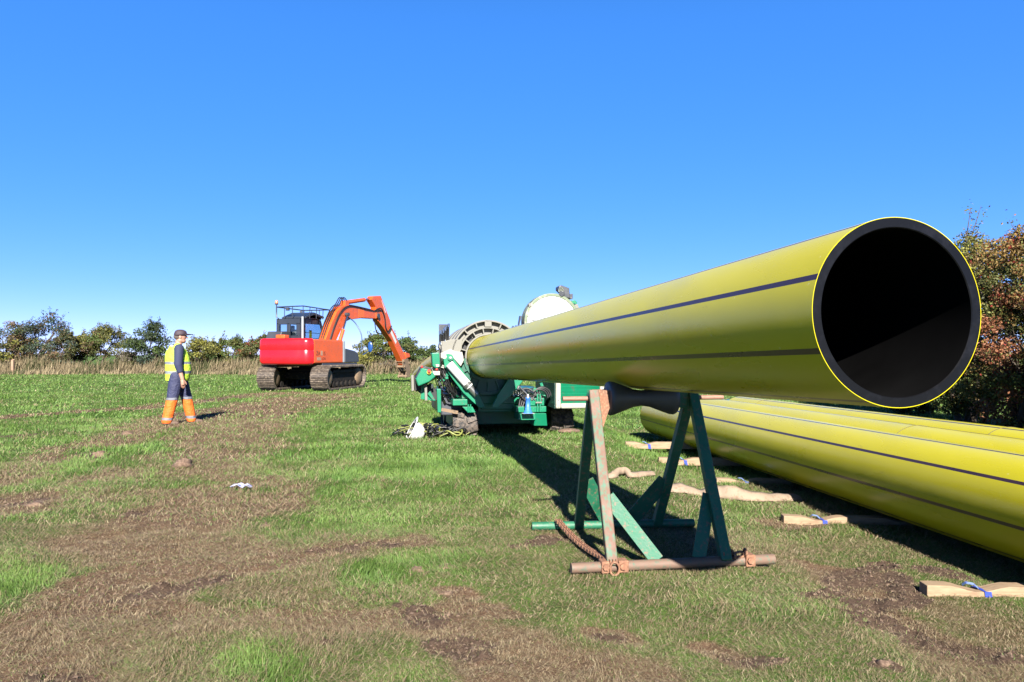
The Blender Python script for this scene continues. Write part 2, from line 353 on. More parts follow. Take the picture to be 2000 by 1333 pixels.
def grass():
    Vs, Fs, Cs = [], [], []; off = 0
    #      y0   y1    n       h           w             clump scale
    bands = [(2.0, 3.6, 280000, .034, .0021), (3.6, 5.6, 280000, .038, .0028), (5.6, 9, 230000, .045, .0045), (9, 15, 180000, .052, .008), (15, 26, 100000, .065, .018), (26, 52, 75000, .085, .035)]
    for y0, y1, n, hh, ww in bands:
        y = np.sqrt(RNG.uniform(y0*y0, y1*y1, n)); x = RNG.uniform(-1.12, .92, n)*y
        x = x+RNG.uniform(-.5, .5, n)
        m = mud(x, y); lush = fbm(x*.9+31, y*.9+7, 4); patch = fbm(x*2.6+3, y*2.6+50, 3)
        we = wet(x, y); keep = RNG.random(n) > np.maximum(np.clip((m-.6)*1.4, 0, .5), np.clip(we*1.3-.1, 0, .82))
        x, y, m, lush, patch = x[keep], y[keep], m[keep], lush[keep], patch[keep]; n = len(x)
        z = height(x, y, m)
        wo = worn(x, y); dry = RNG.random(n) < np.clip(.02+m*.85+wo*.40+(.5-lush)*.25, .015, .78)
        far = y > 9
        h = hh*RNG.uniform(.55, 1.35, n)*(.6+.9*np.clip(lush*1.6-.3, 0, 1)); h = h*(1.05-.55*wo); h = np.where(m > .25, h*.75, h)
        lean = np.clip(RNG.normal(.8+.45*wo, .35, n), .05, 1.5); lean = np.where(dry, np.clip(RNG.normal(1.45, .12, n), .9, 1.57), lean)
        ang0 = fbm(x*1.5, y*1.5, 3)*12; ang = ang0+RNG.normal(0, .9, n)
        ang = np.where(dry, ang0*.8+RNG.normal(0, .6, n)+PI*(RNG.random(n) > .5), ang)
        h = np.where(dry, np.clip(h*2.3, .03, .14+.0*y), h)
        g1 = np.array([.082,.180,.032]); g2 = np.array([.155,.262,.052]); g3 = np.array([.20,.25,.085])
        k = np.clip(patch*1.7-.35+RNG.normal(0, .25, n), 0, 1)[:, None]; k2 = np.clip(RNG.normal(.2, .25, n)+(.45-lush)*.9+wo*.6, 0, 1)[:, None]
        gc = (g1*(1-k)+g2*k)*(1-k2)+g3*k2
        s1 = np.array([.32,.245,.145]); s2 = np.array([.215,.142,.088]); s3 = np.array([.42,.345,.215]); k = RNG.random(n)[:, None]; k3 = (RNG.random(n) < .25)[:, None]
        sc_ = np.where(k3, s3, s1*(1-k)+s2*k)
        c = np.where(dry[:, None], sc_, gc)*RNG.uniform(.75, 1.2, n)[:, None]
        tip = np.where(dry[:, None], c, c*1.15+np.array([.03,.025,.0]))
        w = ww*RNG.uniform(.7, 1.4, n)*np.where(dry, .8, 1.0)
        V, Fq, C = blades(n, x, y, z, h, w, lean, ang, c, tip)
        Vs.append(V); Fs.append(Fq+off); Cs.append(C); off += len(V)
    o = npmesh('grass', np.concatenate(Vs), np.concatenate(Fs), attr_leaf('grass_blade', .3, .6), np.concatenate(Cs)); o['kind'] = 'stuff'
grass()

# crumbs of soil and torn turf on the bare patches
def crumbs():
    n = 60000; y = np.sqrt(RNG.uniform(2.1**2, 17**2, n)); y = np.where(RNG.random(n) < .6, RNG.uniform(2.2, 7, n), y); x = RNG.uniform(-.85, .82, n)*y; m = mud(x, y)
    k = RNG.random(n) < np.clip(np.maximum((m-.4)*.8, wet(x, y)*2), .004, .95); x, y, m = x[k], y[k], m[k]; n = len(x); z = height(x, y, m)
    s = np.exp(RNG.normal(-5.0, .55, n))*(.8+y*.07); s = np.minimum(s, .013)
    base = np.array([(1,0,0),(-.5,.87,0),(-.5,-.87,0),(.2,.1,.8),(-.7,.1,.45),(.4,-.6,.4)]); T = np.array([(0,1,3),(1,4,3),(1,2,4),(4,2,5),(5,2,0),(3,5,0),(3,4,5)])
    V = base[None]*s[:, None, None]*RNG.uniform(.5, 1.3, (n, 6, 3)); a = RNG.uniform(0, 6.28, n); ca, sa = np.cos(a)[:, None], np.sin(a)[:, None]
    V = np.stack([V[..., 0]*ca-V[..., 1]*sa, V[..., 0]*sa+V[..., 1]*ca, V[..., 2]], -1)+np.stack([x, y, z-.002], -1)[:, None]
    Fq = (np.arange(n)[:, None, None]*6+T[None]).reshape(-1, 3)
    c = np.repeat((np.array([.115,.075,.052])*RNG.uniform(.55, 1.5, n)[:, None])[:, None], 6, 1).reshape(-1, 3)
    mt, nn, l, p = newmat('soil_crumb'); at = nn.new('ShaderNodeAttribute'); at.attribute_name = 'col'; l.new(at.outputs['Color'], p.inputs['Base Color']); p.inputs['Roughness'].default_value = .95
    o = npmesh('soil_crumbs', V.reshape(-1, 3), Fq, mt, c, nper=3); o['kind'] = 'stuff'
crumbs()

# ------------------------------------------------------------------ trees and bushes
LEAF = attr_leaf('leaf', .28, .6)
M['bark'] = paint('bark', (.10,.075,.055), .9, .4, bmp=.5)
def leaf_cards(P, size, cols, up=.35, rng=RNG):
    n = len(P); N = rng.normal(0, 1, (n, 3)); N[:, 2] += up; N /= np.linalg.norm(N, axis=1)[:, None]
    A = np.cross(N, rng.normal(0, 1, (n, 3))); A /= np.linalg.norm(A, axis=1)[:, None]; B = np.cross(N, A)
    s = (size*rng.uniform(.6, 1.35, n))[:, None]
    V = np.stack([P-A*s*.62, P-B*s*.36+N*s*.08, P+A*s*.62, P+B*s*.36+N*s*.08], 1).reshape(-1, 3)
    return V, np.arange(n*4).reshape(-1, 4), np.repeat(cols, 4, 0)
def plant(name, label, cat, x, y, h, w, pal, seed, n=2600, leaf=.11, group=None, lean=.0, low=.12, tall=.35, trunk_r=.09, nclump=46, berries=0, depth=None, stems=4, sparse=1.0, skirt=0, cs=1.0, mixp=.35):
    """h height, w half width; pal list of (colour, weight); low = foliage starts at this share of the height"""
    rng = np.random.default_rng(seed); z0 = hz(x, y); t = thing(name, label, cat, (x, y, z0-.03), 0, group); depth = depth or w*.85
    # limbs
    mb = MB(); tips = []
    for s_ in range(stems):
        a = rng.uniform(0, 2*PI); bx = rng.uniform(-.25, .25)*w if stems > 2 else rng.uniform(-.06, .06); p = Vector((bx, rng.uniform(-.12, .12), 0)); path = [p.copy()]; rr = [trunk_r*rng.uniform(.7, 1.1)]
        d = Vector((math.cos(a)*.32+lean*.3, math.sin(a)*.3, 1)).normalized(); L = h*rng.uniform(.55, .8); k = 6
        for j in range(k):
            p = p+d*L/k; d = (d+Vector((rng.normal(0, .16)+lean*.12, rng.normal(0, .16), .02))).normalized(); path.append(p.copy()); rr.append(rr[0]*(1-.8*(j+1)/k))
            if j >= 1:
                for _ in range(2):
                    e = (d*.5+Vector((rng.normal(0, .8)+lean*.5, rng.normal(0, .8), rng.uniform(-.1, .6)))).normalized(); q = p.copy(); bp = [q.copy()]; br = [rr[-1]*.55]
                    for jj in range(4):
                        q = q+e*L*rng.uniform(.06, .11); e = (e+Vector((rng.normal(0, .2)+lean*.1, rng.normal(0, .2), .12))).normalized(); bp.append(q.copy()); br.append(br[0]*(1-.22*(jj+1)))
                    mb.tube(bp, br, 5); tips.append(bp[-1])
        mb.tube(path, rr, 7); tips.append(path[-1])
    # clumps of leaves through the crown's volume, uneven outline, wind-thrown tips
    C = []; S = []
    for i in range(nclump):
        while True:
            u = rng.uniform(-1, 1, 3)
            if .15 < np.dot(u, u) < 1: break
        zz = low+(1-low)*(u[2]*.5+.5)
        prof = math.sin(PI*min(1, max(.0, (zz-low)/(1-low)*.82+.18)))**.6
        prof = max(prof, skirt)
        C.append((u[0]*w*prof+lean*h*.25*zz, u[1]*depth*prof, zz*h*.93)); S.append(rng.uniform(.16, .34)*min(w, h*.4)*rng.uniform(.8, 1.25)*cs)
    C = np.array(C); S = np.array(S); wt = S**2; wt /= wt.sum()
    idx = rng.choice(nclump, n, p=wt); g = rng.normal(0, 1, (n, 3)); g /= np.linalg.norm(g, axis=1)[:, None]; rad = rng.random(n)**.45
    P = C[idx]+g*(rad*S[idx])[:, None]*np.array([1.25, 1.1, .75])
    P[:, 0] += lean*(P[:, 2]/h)*.2
    tc_ = rng.random(nclump)
    pc = np.array([c for c, _ in pal]); pw = np.array([q for _, q in pal], float); pw /= pw.sum()
    ci = rng.choice(len(pal), nclump, p=pw); mix = rng.random(n) < mixp
    ci2 = np.where(mix, rng.choice(len(pal), n, p=pw), ci[idx]); cols = pc[ci2]*rng.uniform(.65, 1.3, n)[:, None]*(.6+.8*tc_[idx])[:, None]
    # loose shoots above the outline
    ns = int(14*tall*2)+4; SP = []
    for i in range(ns):
        b = C[rng.integers(nclump)]; 
        if b[2] < h*.45: continue
        d = Vector((rng.normal(0, .35)+lean*.8, rng.normal(0, .3), 1)).normalized(); L = h*rng.uniform(.08, .2)*(.6+tall)
        q0 = Vector(b)+Vector((0, 0, S.mean()*.4)); q1 = q0+d*L
        tp = min(tips, key=lambda v: (v-q0).length); mb.tube([tp, tp.lerp(q0, .6)+Vector((0, 0, .02)), q0, q0+d*L*.5, q1], [.018, .016, .014, .010, .004], 4)
        for s_ in range(int(22*sparse)):
            SP.append(np.array(q0+d*L*rng.uniform(.0, 1.02))+rng.normal(0, .05+.02*h/3, 3))
    if SP:
        SP = np.array(SP); P = np.concatenate([P, SP]); cols = np.concatenate([cols, pc[rng.choice(len(pal), len(SP), p=pw)]*rng.uniform(.6, 1.1, len(SP))[:, None]])
    P[:, 2] = np.maximum(P[:, 2], .06)
    if berries:
        k = rng.choice(len(P), int(len(P)*berries)); cols[k] = np.array([.26,.03,.02])*rng.uniform(.6, 1.3, len(k))[:, None]
    V, Fq, CC = leaf_cards(P, leaf, cols, .35, rng)
    npmesh('crown', V, Fq, LEAF, CC, t)
    mb.build('trunk', M['bark'], t)
    return t
OL = (.085,.095,.028); DG = (.040,.070,.022); YG = (.15,.155,.030); BR = (.12,.085,.045); BL = (.045,.070,.048); GN = (.065,.105,.025); RD = (.17,.055,.028); GY = (.13,.12,.09)
GH = 'bushes and trees of the far hedge'
HY = 52.0
def hp(px): return (px-1000)/F
far = [ # px centre, top y, half width px, depth, palette, lean, low, trunk stems, label, cat
 (8, 622, 46, 53.0, [(BR,3),(OL,3),(DG,2),(YG,1)], .5, .1, 4, 'brown and olive hawthorn bush at the far left end of the hedge', 'bush', 'hedge_bush'),
 (66, 604, 42, 53.5, [(BL,3),(DG,3),(BR,2)], .9, .1, 4, 'tallest wind-swept bush of the hedge, thin bluish shoots blown to the right', 'bush', 'hedge_bush'),
 (112, 640, 30, 52.5, [(BL,2),(OL,3),(BR,2)], .6, .1, 3, 'thin brownish bush between the tall wind-swept bush and the olive tree', 'bush', 'hedge_bush'),
 (150, 648, 26, 54.5, [(OL,3),(YG,2),(BR,1)], .4, .3, 3, 'loose yellowish bush with sky gaps, left of the olive tree on bare trunks', 'bush', 'hedge_bush'),
 (192, 630, 44, 53.5, [(OL,4),(YG,2),(GN,2),(BR,1)], .55, .34, 2, 'olive tree with a flat crown on two bare trunks in the hedge', 'tree', 'hedge_tree'),
 (248, 680, 22, 53.0, [(OL,2),(GY,2)], .2, .1, 3, 'low scrubby bush in the gap left of the dark pointed bush', 'bush', 'hedge_bush'),
 (287, 618, 38, 52.5, [(DG,3),(BL,3),(GN,1)], .2, .04, 4, 'dark bluish green pointed bush just left of the man', 'bush', 'hedge_bush'),
 (398, 652, 36, 53.0, [(YG,4),(OL,2),(GN,1)], .1, .22, 4, 'yellow-green bush just right of the man', 'bush', 'hedge_bush'),
 (446, 648, 46, 53.4, [(GN,4),(OL,3),(YG,1)], .1, .12, 5, 'broad mid-green bush between the man and the excavator', 'bush', 'hedge_bush'),
 (506, 650, 36, 53.0, [(GN,3),(OL,3),(RD,1.2)], .1, .12, 4, 'green bush with rusty red leaves behind the red counterweight', 'bush', 'hedge_bush'),
 (600, 700, 40, 53.0, [(OL,2),(BR,2)], .1, .1, 3, 'low scrub hidden behind the excavator tracks', 'bush', 'hedge_bush'),
 (702, 684, 26, 52.0, [(YG,3),(OL,2)], .1, .2, 3, 'small yellowish bush at the excavator cab step, left of the rounded bush', 'bush', 'hedge_bush'),
 (738, 644, 44, 53.0, [(GN,3),(OL,3),(YG,2)], .0, .12, 5, 'rounded olive green bush under the orange boom', 'bush', 'hedge_bush'),
 (792, 652, 44, 54.0, [(DG,3),(GN,3),(OL,1)], .0, .1, 5, 'dark green bush behind the end of the orange arm', 'bush', 'hedge_bush'),
 (762, 706, 34, 51.6, [(GY,3),(BR,2),(OL,1)], .0, .05, 4, 'low grey-brown twiggy bush in front of the green bushes, beside the grab', 'bush', 'hedge_bush'),
 (846, 672, 32, 53.5, [(DG,3),(GN,3)], .0, .08, 4, 'green bush behind the green machine and its bent pipe', 'bush', 'hedge_bush'),
 (930, 664, 40, 55, [(GN,3),(OL,3)], .0, .1, 4, 'hedge bush hidden behind the clamp ring of the machine', 'bush', 'hedge_bush'),
 (1070, 662, 50, 55, [(GN,3),(DG,3)], .0, .1, 4, 'hedge bush hidden behind the raised pipe, middle', 'bush', 'hedge_bush'),
 (1230, 660, 60, 55, [(OL,3),(DG,3)], .0, .1, 4, 'hedge bush hidden behind the raised pipe, right', 'bush', 'hedge_bush'),
]
for i, (px, ty, hw, Y, pal, lean, low, st, lab, cat, nm) in enumerate(far):
    hgt = (HZ-ty)*Y/F+CAMZ; w = hw*Y/F
    plant(nm, lab, cat, hp(px)*Y, Y, hgt, w*1.12, [((1.3*c[0], 1.2*c[1], 1.25*c[2]), q) for c, q in pal], 100+i, n=int(4200+w*2300), leaf=.105, group=GH, lean=lean, low=low, stems=st, tall=.5, trunk_r=.1, nclump=48)
# right-hand trees, their lower halves in the shade of the next trees of the row (just outside the frame)
GR = 'hawthorn trees along the right edge of the field'
RP = [(OL,2),((.24,.15,.045),3),((.21,.085,.04),2),((.16,.17,.045),3)]
right = [
 (10.2, 16.4, 4.5, 1.55, [((.20,.19,.045),3),(GN,2),(YG,2),((.2,.13,.05),2)], 201, .03, 'olive hawthorn tree whose crown shows right beside the black pipe mouth'),
 (10.0, 14.3, 4.5, 1.6, RP, 202, .12, 'reddish brown hawthorn tree with red berries, rightmost of those in view'),
 (9.7, 11.4, 3.0, 1.6, RP, 203, .1, 'hawthorn tree next in the row, outside the right edge'),
 (10.0, 8.6, 3.3, 1.7, RP, 204, .08, 'hawthorn tree nearest the camera, outside the right edge'),
 (11.7, 12.9, 3.4, 1.7, [(OL,3),(DG,2)], 206, .03, 'dark hawthorn tree set back behind the berry-laden one'),
 (10.6, 19.5, 3.6, 1.7, [(OL,3),(DG,2)], 205, .02, 'olive hawthorn tree farthest along the row, behind the pipe mouth'),
]
for (x, y, h, w, pal, sd, be, lab) in right:
    vis = y > 12
    plant('hawthorn_tree', lab, 'tree', x, y, h, w, pal, sd, n=52000 if vis and y < 18 else 9000, leaf=.047 if vis and y < 18 else .12, group=GR, lean=0, low=.0, stems=6, tall=.6, trunk_r=.07, nclump=120, berries=be*.45, sparse=2, skirt=.45, cs=.62, mixp=.14)

# tall dry grass at the foot of the hedge
def dry_grass():
    n = 42000; x = RNG.uniform(-42, 9, n); y = RNG.uniform(49.3, 54.5, n)+(fbm(x*.2, x*0+3, 3)-.5)*3+RNG.normal(0, .5, n); z = gbase(x, y)
    den = fbm(x*.5, y*.5, 4); h = (.35+1.15*np.clip(den*1.5-.25, 0, 1))*RNG.uniform(.5, 1.1, n)*np.clip((y-49.3)/1.8, .35, 1)
    k = RNG.random(n)[:, None]; g = (fbm(x*.6+20, y*.3, 3) > .55)[:, None]
    c = np.where(g & (RNG.random(n) < .6)[:, None], np.array([.075,.085,.03])*(.7+.6*k), np.array([.31,.245,.145])*(.55+.7*k))
    V, Fq, C = blades(n, x, y, z, h, RNG.uniform(.02, .055, n), np.clip(RNG.normal(.3, .2, n), 0, .9), RNG.normal(0, .8, n), c, c*1.1)
    o = npmesh('dry_grass', V, Fq, attr_leaf('dry_grass_stem', .25, .7), C); o['kind'] = 'stuff'
dry_grass()
x, y = hp(25)*50.2, 50.2
mb = MB(); mb.box((0, 0, .45), (.16, .16, 1.0)); mb.prism([(-.08,-.08,.95),(.08,-.08,.95),(.08,.08,1.03),(-.08,.08,1.03)], (0, 0, -.02))
M['postwood'] = paint('weathered_post', (.42,.26,.17), .8, .3)
o = mb.build('fence_post', M['postwood'], None, (x, y, 0), .01); tag(o, 'short orange-brown wooden fence post standing in the dry grass of the hedge', 'fence post')
# ================================================================== PIPES
PR = .34
def pipe(label, A, d, L, offs, seams=(), group=None, name='gas_pipe'):
    """A centre of the near (mouth) end, d axis away from the camera; built round the empty at A"""
    t = thing(name, label, 'pipe', A, 0, group); d = Vector(d).normalized(); up = Vector((0,0,1)); left = up.cross(d).normalized(); up = d.cross(left).normalized()
    left = -left if left.x > 0 else left
    N = 184; NL = 24
    def P(a, r, s): return d*s+(left*math.cos(a)+up*math.sin(a))*r
    ang = [R(offs)+2*PI*(k-1)/N for k in range(N)]
    vs = []; fs = []; mi = []
    for j in range(NL+1):
        vs += [P(a, PR, L*j/NL) for a in ang]
    for j in range(NL):
        for k in range(N):
            fs.append((j*N+k, j*N+(k+1) % N, (j+1)*N+(k+1) % N, (j+1)*N+k)); mi.append(1 if k % 23 < 2 else 0)
    skin = MB(); skin.v = [tuple(v) for v in vs]; skin.f = fs; skin.mi = mi; skin.sm = [True]*len(fs)
    rin = PR-.0024
    for s, sg in ((0, -1), (L, 1)):     # the thin yellow lip seen at the cut ends
        o = len(skin.v); skin.v += [tuple(P(a, PR, s)) for a in ang]+[tuple(P(a, rin, s)) for a in ang]
        skin.f += [(o+k, o+(k+1) % N, o+N+(k+1) % N, o+N+k) for k in range(N)]; skin.mi += [0]*N; skin.sm += [False]*N
    skin.build('yellow_skin', [M['pipe'], M['stripe']], t)
    ri = PR-.0385
    for s, e in ((0, 1), (L, -1)):
        core = MB()
        prof = [(rin, s+.001*e), (ri+.0035, s+.001*e), (ri, s+.005*e)]
        o = len(core.v)
        for r, q in prof: core.v += [tuple(P(a, r, q)) for a in ang]
        for j in range(len(prof)-1):
            core.f += [(o+j*N+k, o+j*N+(k+1) % N, o+(j+1)*N+(k+1) % N, o+(j+1)*N+k) for k in range(N)]; core.mi += [0]*N; core.sm += [False]*N
        core.build('cut_face', M['core'], t)
    bore = MB(); o = 0
    bore.v = [tuple(P(a, ri, L*j/12+(.004 if j == 0 else (-.004 if j == 12 else 0)))) for j in range(13) for a in ang]
    bore.f = [(j*N+k, j*N+(k+1) % N, (j+1)*N+(k+1) % N, (j+1)*N+k) for j in range(12) for k in range(N)]; bore.mi = [0]*len(bore.f); bore.sm = [True]*len(bore.f)
    bore.build('bore', M['corein'], t)
    for s in seams:
        b = MB(); b.lathe(d*(s-.006), d, [(0, PR+.0005), (.003, PR+.004), (.009, PR+.004), (.012, PR+.0005)], 96); b.build('weld_seam', M['darkseam'], t)
    return t
M['darkseam'] = paint('dark_weld_seam', (.20,.17,.06), .5, .2)
EA = Vector((1.374, 2.62, 1.452)); ED = Vector((-.191, 1, -.0194))
pipe('big yellow pipe raised on the roller stand, its black open mouth towards the camera', EA, ED, 9.75, 21)
GP = 'yellow pipes lying in a row on timber cradles'
def lying(x0, yend, L, offs, seams, lab):
    Y0 = yend-L; dz = .425+.003
    A = Vector((x0-.0833*Y0, Y0, -.0115*Y0-.05+dz-.0)); d = Vector((-.0833, 1, -.0115))
    return pipe(lab, A, d, L, offs, seams, GP)
LP1 = lying(3.69, 13.1, 11.8, 37, (), 'lying yellow pipe nearest the roller stand, front of the row of three')
LP2 = lying(4.40, 12.85, 11.8, 45, (11.8-12.85+6.95,), 'middle yellow pipe of the three lying on the ground, one weld seam showing')
LP3 = lying(5.10, 13.05, 11.8, 33, (11.8-13.05+11.9, 11.8-13.05+6.75), 'rearmost lying yellow pipe, next to the dark shaded hedge')

# pipe string that leaves the far side of the machine and bends down to the grass
def bent():
    O = Vector((-1.0, 13.1, 0)); mb = MB(); path = []
    for i in range(70):
        u = i/69; Y = 13.35+15.4*u; path.append(Vector((1.874-.191*Y, Y, 1.222-.875*u**1.9))-O)
    mb.tube(path, .34, 64, True); tag(mb.build('gas_pipe', M['pipe'], None, O), 'yellow pipe string sagging down to the grass beyond the far side of the green machine', 'pipe')
bent()

# ================================================================== ROLLER STAND
def stand():
    O = Vector((.88, 5.05, 0)); t = thing('roller_stand', 'rusty green A-frame pipe stand with a black roller under the raised pipe', 'pipe stand', O)
    q = lambda x, y, z: Vector((x, y, z))-O
    fb = (q(.352, 4.40, .028), q(1.632, 4.60, .028)); rb = (q(.148, 5.47, .03), q(1.375, 5.58, .03))
    mb = MB(); mb.tube(fb, .031, 20); mb.build('base_bar', M['rustbar'], t)
    mb = MB(); mb.tube(rb, .031, 20); mb.build('base_bar', M['worngreen'], t)
    lf = q(.60, 4.43, .05); lr = q(.50, 5.495, .05); la = q(.548, 5.0, 1.055); rf = q(1.315, 4.545, .05); rr = q(1.095, 5.55, .05); ra = q(1.238, 5.1, 1.04)
    def leg(a, b, m, e=.0):
        mb = MB(); d = (Vector(b)-a).normalized(); mb.beam(Vector(a)-d*.02, Vector(b)+d*e, .074, .066, (1, 0, 0)); return mb.build('leg', m, t, None, .006)
    leg(lf, la+Vector((0, -.04, 0)), M['rustgreen']); leg(lr, la+Vector((0, .04, -.02)), M['worngreen']); leg(rf, ra+Vector((0, -.04, 0)), M['worngreen']); leg(rr, ra+Vector((0, .04, -.02)), M['worngreen'])
    def brace(p, b, m, w=.085):
        mb = MB(); mb.beam(p, b, .012, w, (0, 0, 1)); 
        d = (Vector(b)-p).normalized(); y = Vector((0, 1, 0)); sd = d.cross(y).normalized()*w/2
        mb = MB(); mb.prism([p-sd, p+sd, Vector(b)+sd, Vector(b)-sd], (.0, .012, 0)); return mb.build('brace', m, t, None, .002)
    at = lambda a, b, f: Vector(a)+(Vector(b)-a)*f
    brace(at(lf, la, .36)+Vector((.02, -.01, 0)), q(.885, 4.485, .05), M['worngreen'])
    brace(at(rf, ra, .36)+Vector((-.02, -.01, 0)), q(1.15, 4.53, .05), M['worngreen'])
    brace(at(lr, la, .34)+Vector((.02, .0, 0)), q(.72, 5.515, .05), M['worngreen'], .11)
    brace(at(rr, ra, .34)+Vector((-.02, .0, 0)), q(.88, 5.53, .05), M['worngreen'], .11)
    # bearing heads
    mb = MB(); c = la+Vector((.055, 0, -.045)); 
    for s in (-1, 1): mb.box(c+Vector((0, s*.05, 0)), (.11, .008, .11))
    mb.box(c+Vector((.0, 0, -.055)), (.11, .1, .008)); mb.prism([la+Vector((.0, -.055, -.1)), la+Vector((.11, -.055, -.1)), la+Vector((.03, -.055, -.34))], (0, .008, 0)); mb.build('bearing_head', M['rust'], t)
    mb = MB(); c = ra+Vector((-.05, 0, -.04)); mb.box(c, (.10, .11, .12)); mb.build('bearing_head', M['worngreen'], t, None, .004)
    # axle and roller
    ax = q(.34, 4.955, 1.006); bx = q(1.475, 5.155, 1.006); dd = (bx-ax).normalized()
    mb = MB(); mb.tube([ax, bx], .0165, 14); mb.build('axle', M['rustrod'], t)
    c0 = q(.885, 5.052, 1.006); prof = [(-.335, .03), (-.25, .03), (-.243, .030), (-.243, .098), (-.238, .110), (-.225, .116), (-.20, .113), (-.13, .088), (-.06, .062), (0, .053), (.06, .062), (.13, .088), (.20, .113), (.225, .116), (.238, .110), (.243, .098), (.243, .030), (.25, .03), (.33, .03)]
    mb = MB(); mb.lathe(c0, dd, prof, 48); mb.build('roller', M['rollerrub'], t)
    # shackles bolted to the front bar
    fd = (fb[1]-fb[0]).normalized()
    for s in (.21, .315, 1.125):
        p = fb[0]+fd*s; mb = MB(); mb.box(p+Vector((0, -.006, .006)), (.062, .078, .072), (0, 0, math.atan2(fd.y, fd.x))); mb.cyl(p+Vector((0, -.05, .012)), p+Vector((0, -.064, .012)), .02, None, 6); mb.build('clamp', M['rust'], t, None, .006)
    mb = MB(); p = fb[0]+fd*.262
    for k in range(2): mb.tube([p+Vector((.028*math.cos(a), -.045-.012*k, .0+.04*math.sin(a))) for a in np.linspace(0, 2*PI, 13)], .007, 6, False)
    mb.build('shackle', M['rust'], t)
    mb = MB(); p = fb[0]+fd*1.06
    for k in range(5): mb.tube([p+Vector((-.10+.035*k+.028*math.cos(a)*(k % 2), .028*math.cos(a)*((k+1) % 2)-.015, .045+.012*math.sin(k*2)+.018*math.sin(a))) for a in np.linspace(0, 2*PI, 11)], .008, 6, False)
    mb.build('chain_bundle', M['rust'], t)
    return O, fb, rb
SO, FB, RB = stand()
def chain():
    p0 = Vector((.335, 5.43, .085)); p1 = Vector((.602, 4.39, .075)); c = (p0+p1)/2; t = MB(); d = (p1-p0); L = d.length; d.normalize(); s = d.cross(Vector((0, 0, 1))).normalized(); n = 40
    for i in range(n):
        a = p0+d*(L*i/n); b = p0+d*(L*(i+1.25)/n); sag = Vector((0, 0, -.045*math.sin(PI*i/n)))
        off = .017 if i % 2 else .0125
        for sd in (-1, 0, 1): t.beam(a+s*off*sd*1.1+sag-c, b+s*off*sd*1.1+sag-c, .005, .02)
        t.cyl(a+sag-s*.021-c, a+sag+s*.021-c, .007, None, 8)
    o = t.build('chain', M['rust'], None, c); tag(o, 'rusty roller chain stretched slack between the two base bars of the stand', 'chain')
chain()

# ================================================================== TIMBER CRADLES
def wood():
    m, n, l, p = newmat('sawn_timber'); tc = n.new('ShaderNodeTexCoord'); mp = n.new('ShaderNodeMapping'); mp.inputs['Scale'].default_value = (1.2, 9, 9); l.new(tc.outputs['Object'], mp.inputs[0])
    t = n.new('ShaderNodeTexNoise'); t.inputs['Scale'].default_value = 5; t.inputs['Detail'].default_value = 7; t.inputs['Roughness'].default_value = .65; l.new(mp.outputs[0], t.inputs[0])
    c = mixc(n, l, ramp(n, l, t.outputs['Fac'], .3, .7).outputs['Color'], (.22,.135,.075), (.38,.275,.17))
    t2 = link_noise(n, l, 6, 6, .7); c = mixc(n, l, ramp(n, l, t2.outputs['Fac'], .6, .7).outputs['Color'], c, (.24,.15,.09))
    l.new(c, p.inputs['Base Color']); p.inputs['Roughness'].default_value = .8; bump(n, l, p, t.outputs['Fac'], .35, .006); return m
M['wood'] = wood(); M['strap'] = paint('blue_strapping', (.05,.09,.55), .35, .2); M['strapw'] = paint('pale_strapping', (.30,.42,.66), .3, .3, (.06,.10,.5), .4, scale=12)
def batten(x, y, z, rz, L, hgt, dep, seed, lab, dip=.29):
    rng = random.Random(seed); t = thing('timber_cradle', lab, 'timber', (x, y, z-.012), rz, 'scooped timber cradles along the lying pipes')
    pts = []; n = 60
    for i in range(n+1):
        u = L*i/n; hh = hgt
        for c in (dip, dip+.69, dip+1.38, dip+2.07):
            q = abs(u-c)/.17
            if q < 1: hh = hgt-.034*(math.cos(PI*q)+1)/2
        pts.append((u, hh+rng.uniform(-.0012, .0012)))
    mb = MB(); vs = []; fs = []
    for u, hh in pts: vs += [(u, 0, -.02), (u, 0, hh), (u, dep, hh), (u, dep, -.02)]
    for i in range(n): fs += [(i*4+k, i*4+(k+1) % 4, i*4+4+(k+1) % 4, i*4+4+k) for k in range(4)]
    fs += [(0,1,2,3), (n*4+3, n*4+2, n*4+1, n*4)]; mb.add(vs, fs); mb.build('timber', M['wood'], t, None, .004)
    hd = hgt-.034; s = MB(); w = .019; x0 = dip+.02; sl = rng.uniform(.02, .05)
    prof = [(-.004, -.02), (-.004, hd+.004), (dep*.5, hd+.005), (dep+.004, hd+.004), (dep+.004, -.02)]
    vs = []
    for i, (yy, zz) in enumerate(prof): vs += [(x0-w+sl*(1-i/4), yy, zz), (x0+w+sl*(1-i/4), yy, zz)]
    s.add(vs, [(2*i, 2*i+1, 2*i+3, 2*i+2) for i in range(4)]); s.add([(v[0], v[1]+(-.0015 if v[1] < 0 else .0015 if v[1] > dep else 0), v[2]+.0015) for v in vs], [(2*i, 2*i+1, 2*i+3, 2*i+2) for i in range(4)])
    s.build('strap', M['strap'], t)
    e = MB(); px = [(x0-.005, dep*.45, hd+.008), (x0-.025, dep*.6, hd+.028), (x0-.06, dep*.8, hd+.030), (x0-.075, dep*.9, hd+.012)]
    vs = []
    for p in px: vs += [(p[0], p[1]-.015, p[2]), (p[0]+.012, p[1]+.017, p[2]+.004)]
    vs2 = [(a, b, c+.0015) for a, b, c in vs]
    e.add(vs, [(2*i, 2*i+1, 2*i+3, 2*i+2) for i in range(3)]); e.add(vs2, [(2*i, 2*i+1, 2*i+3, 2*i+2) for i in range(3)]); e.build('strap_end', M['strapw'], t)
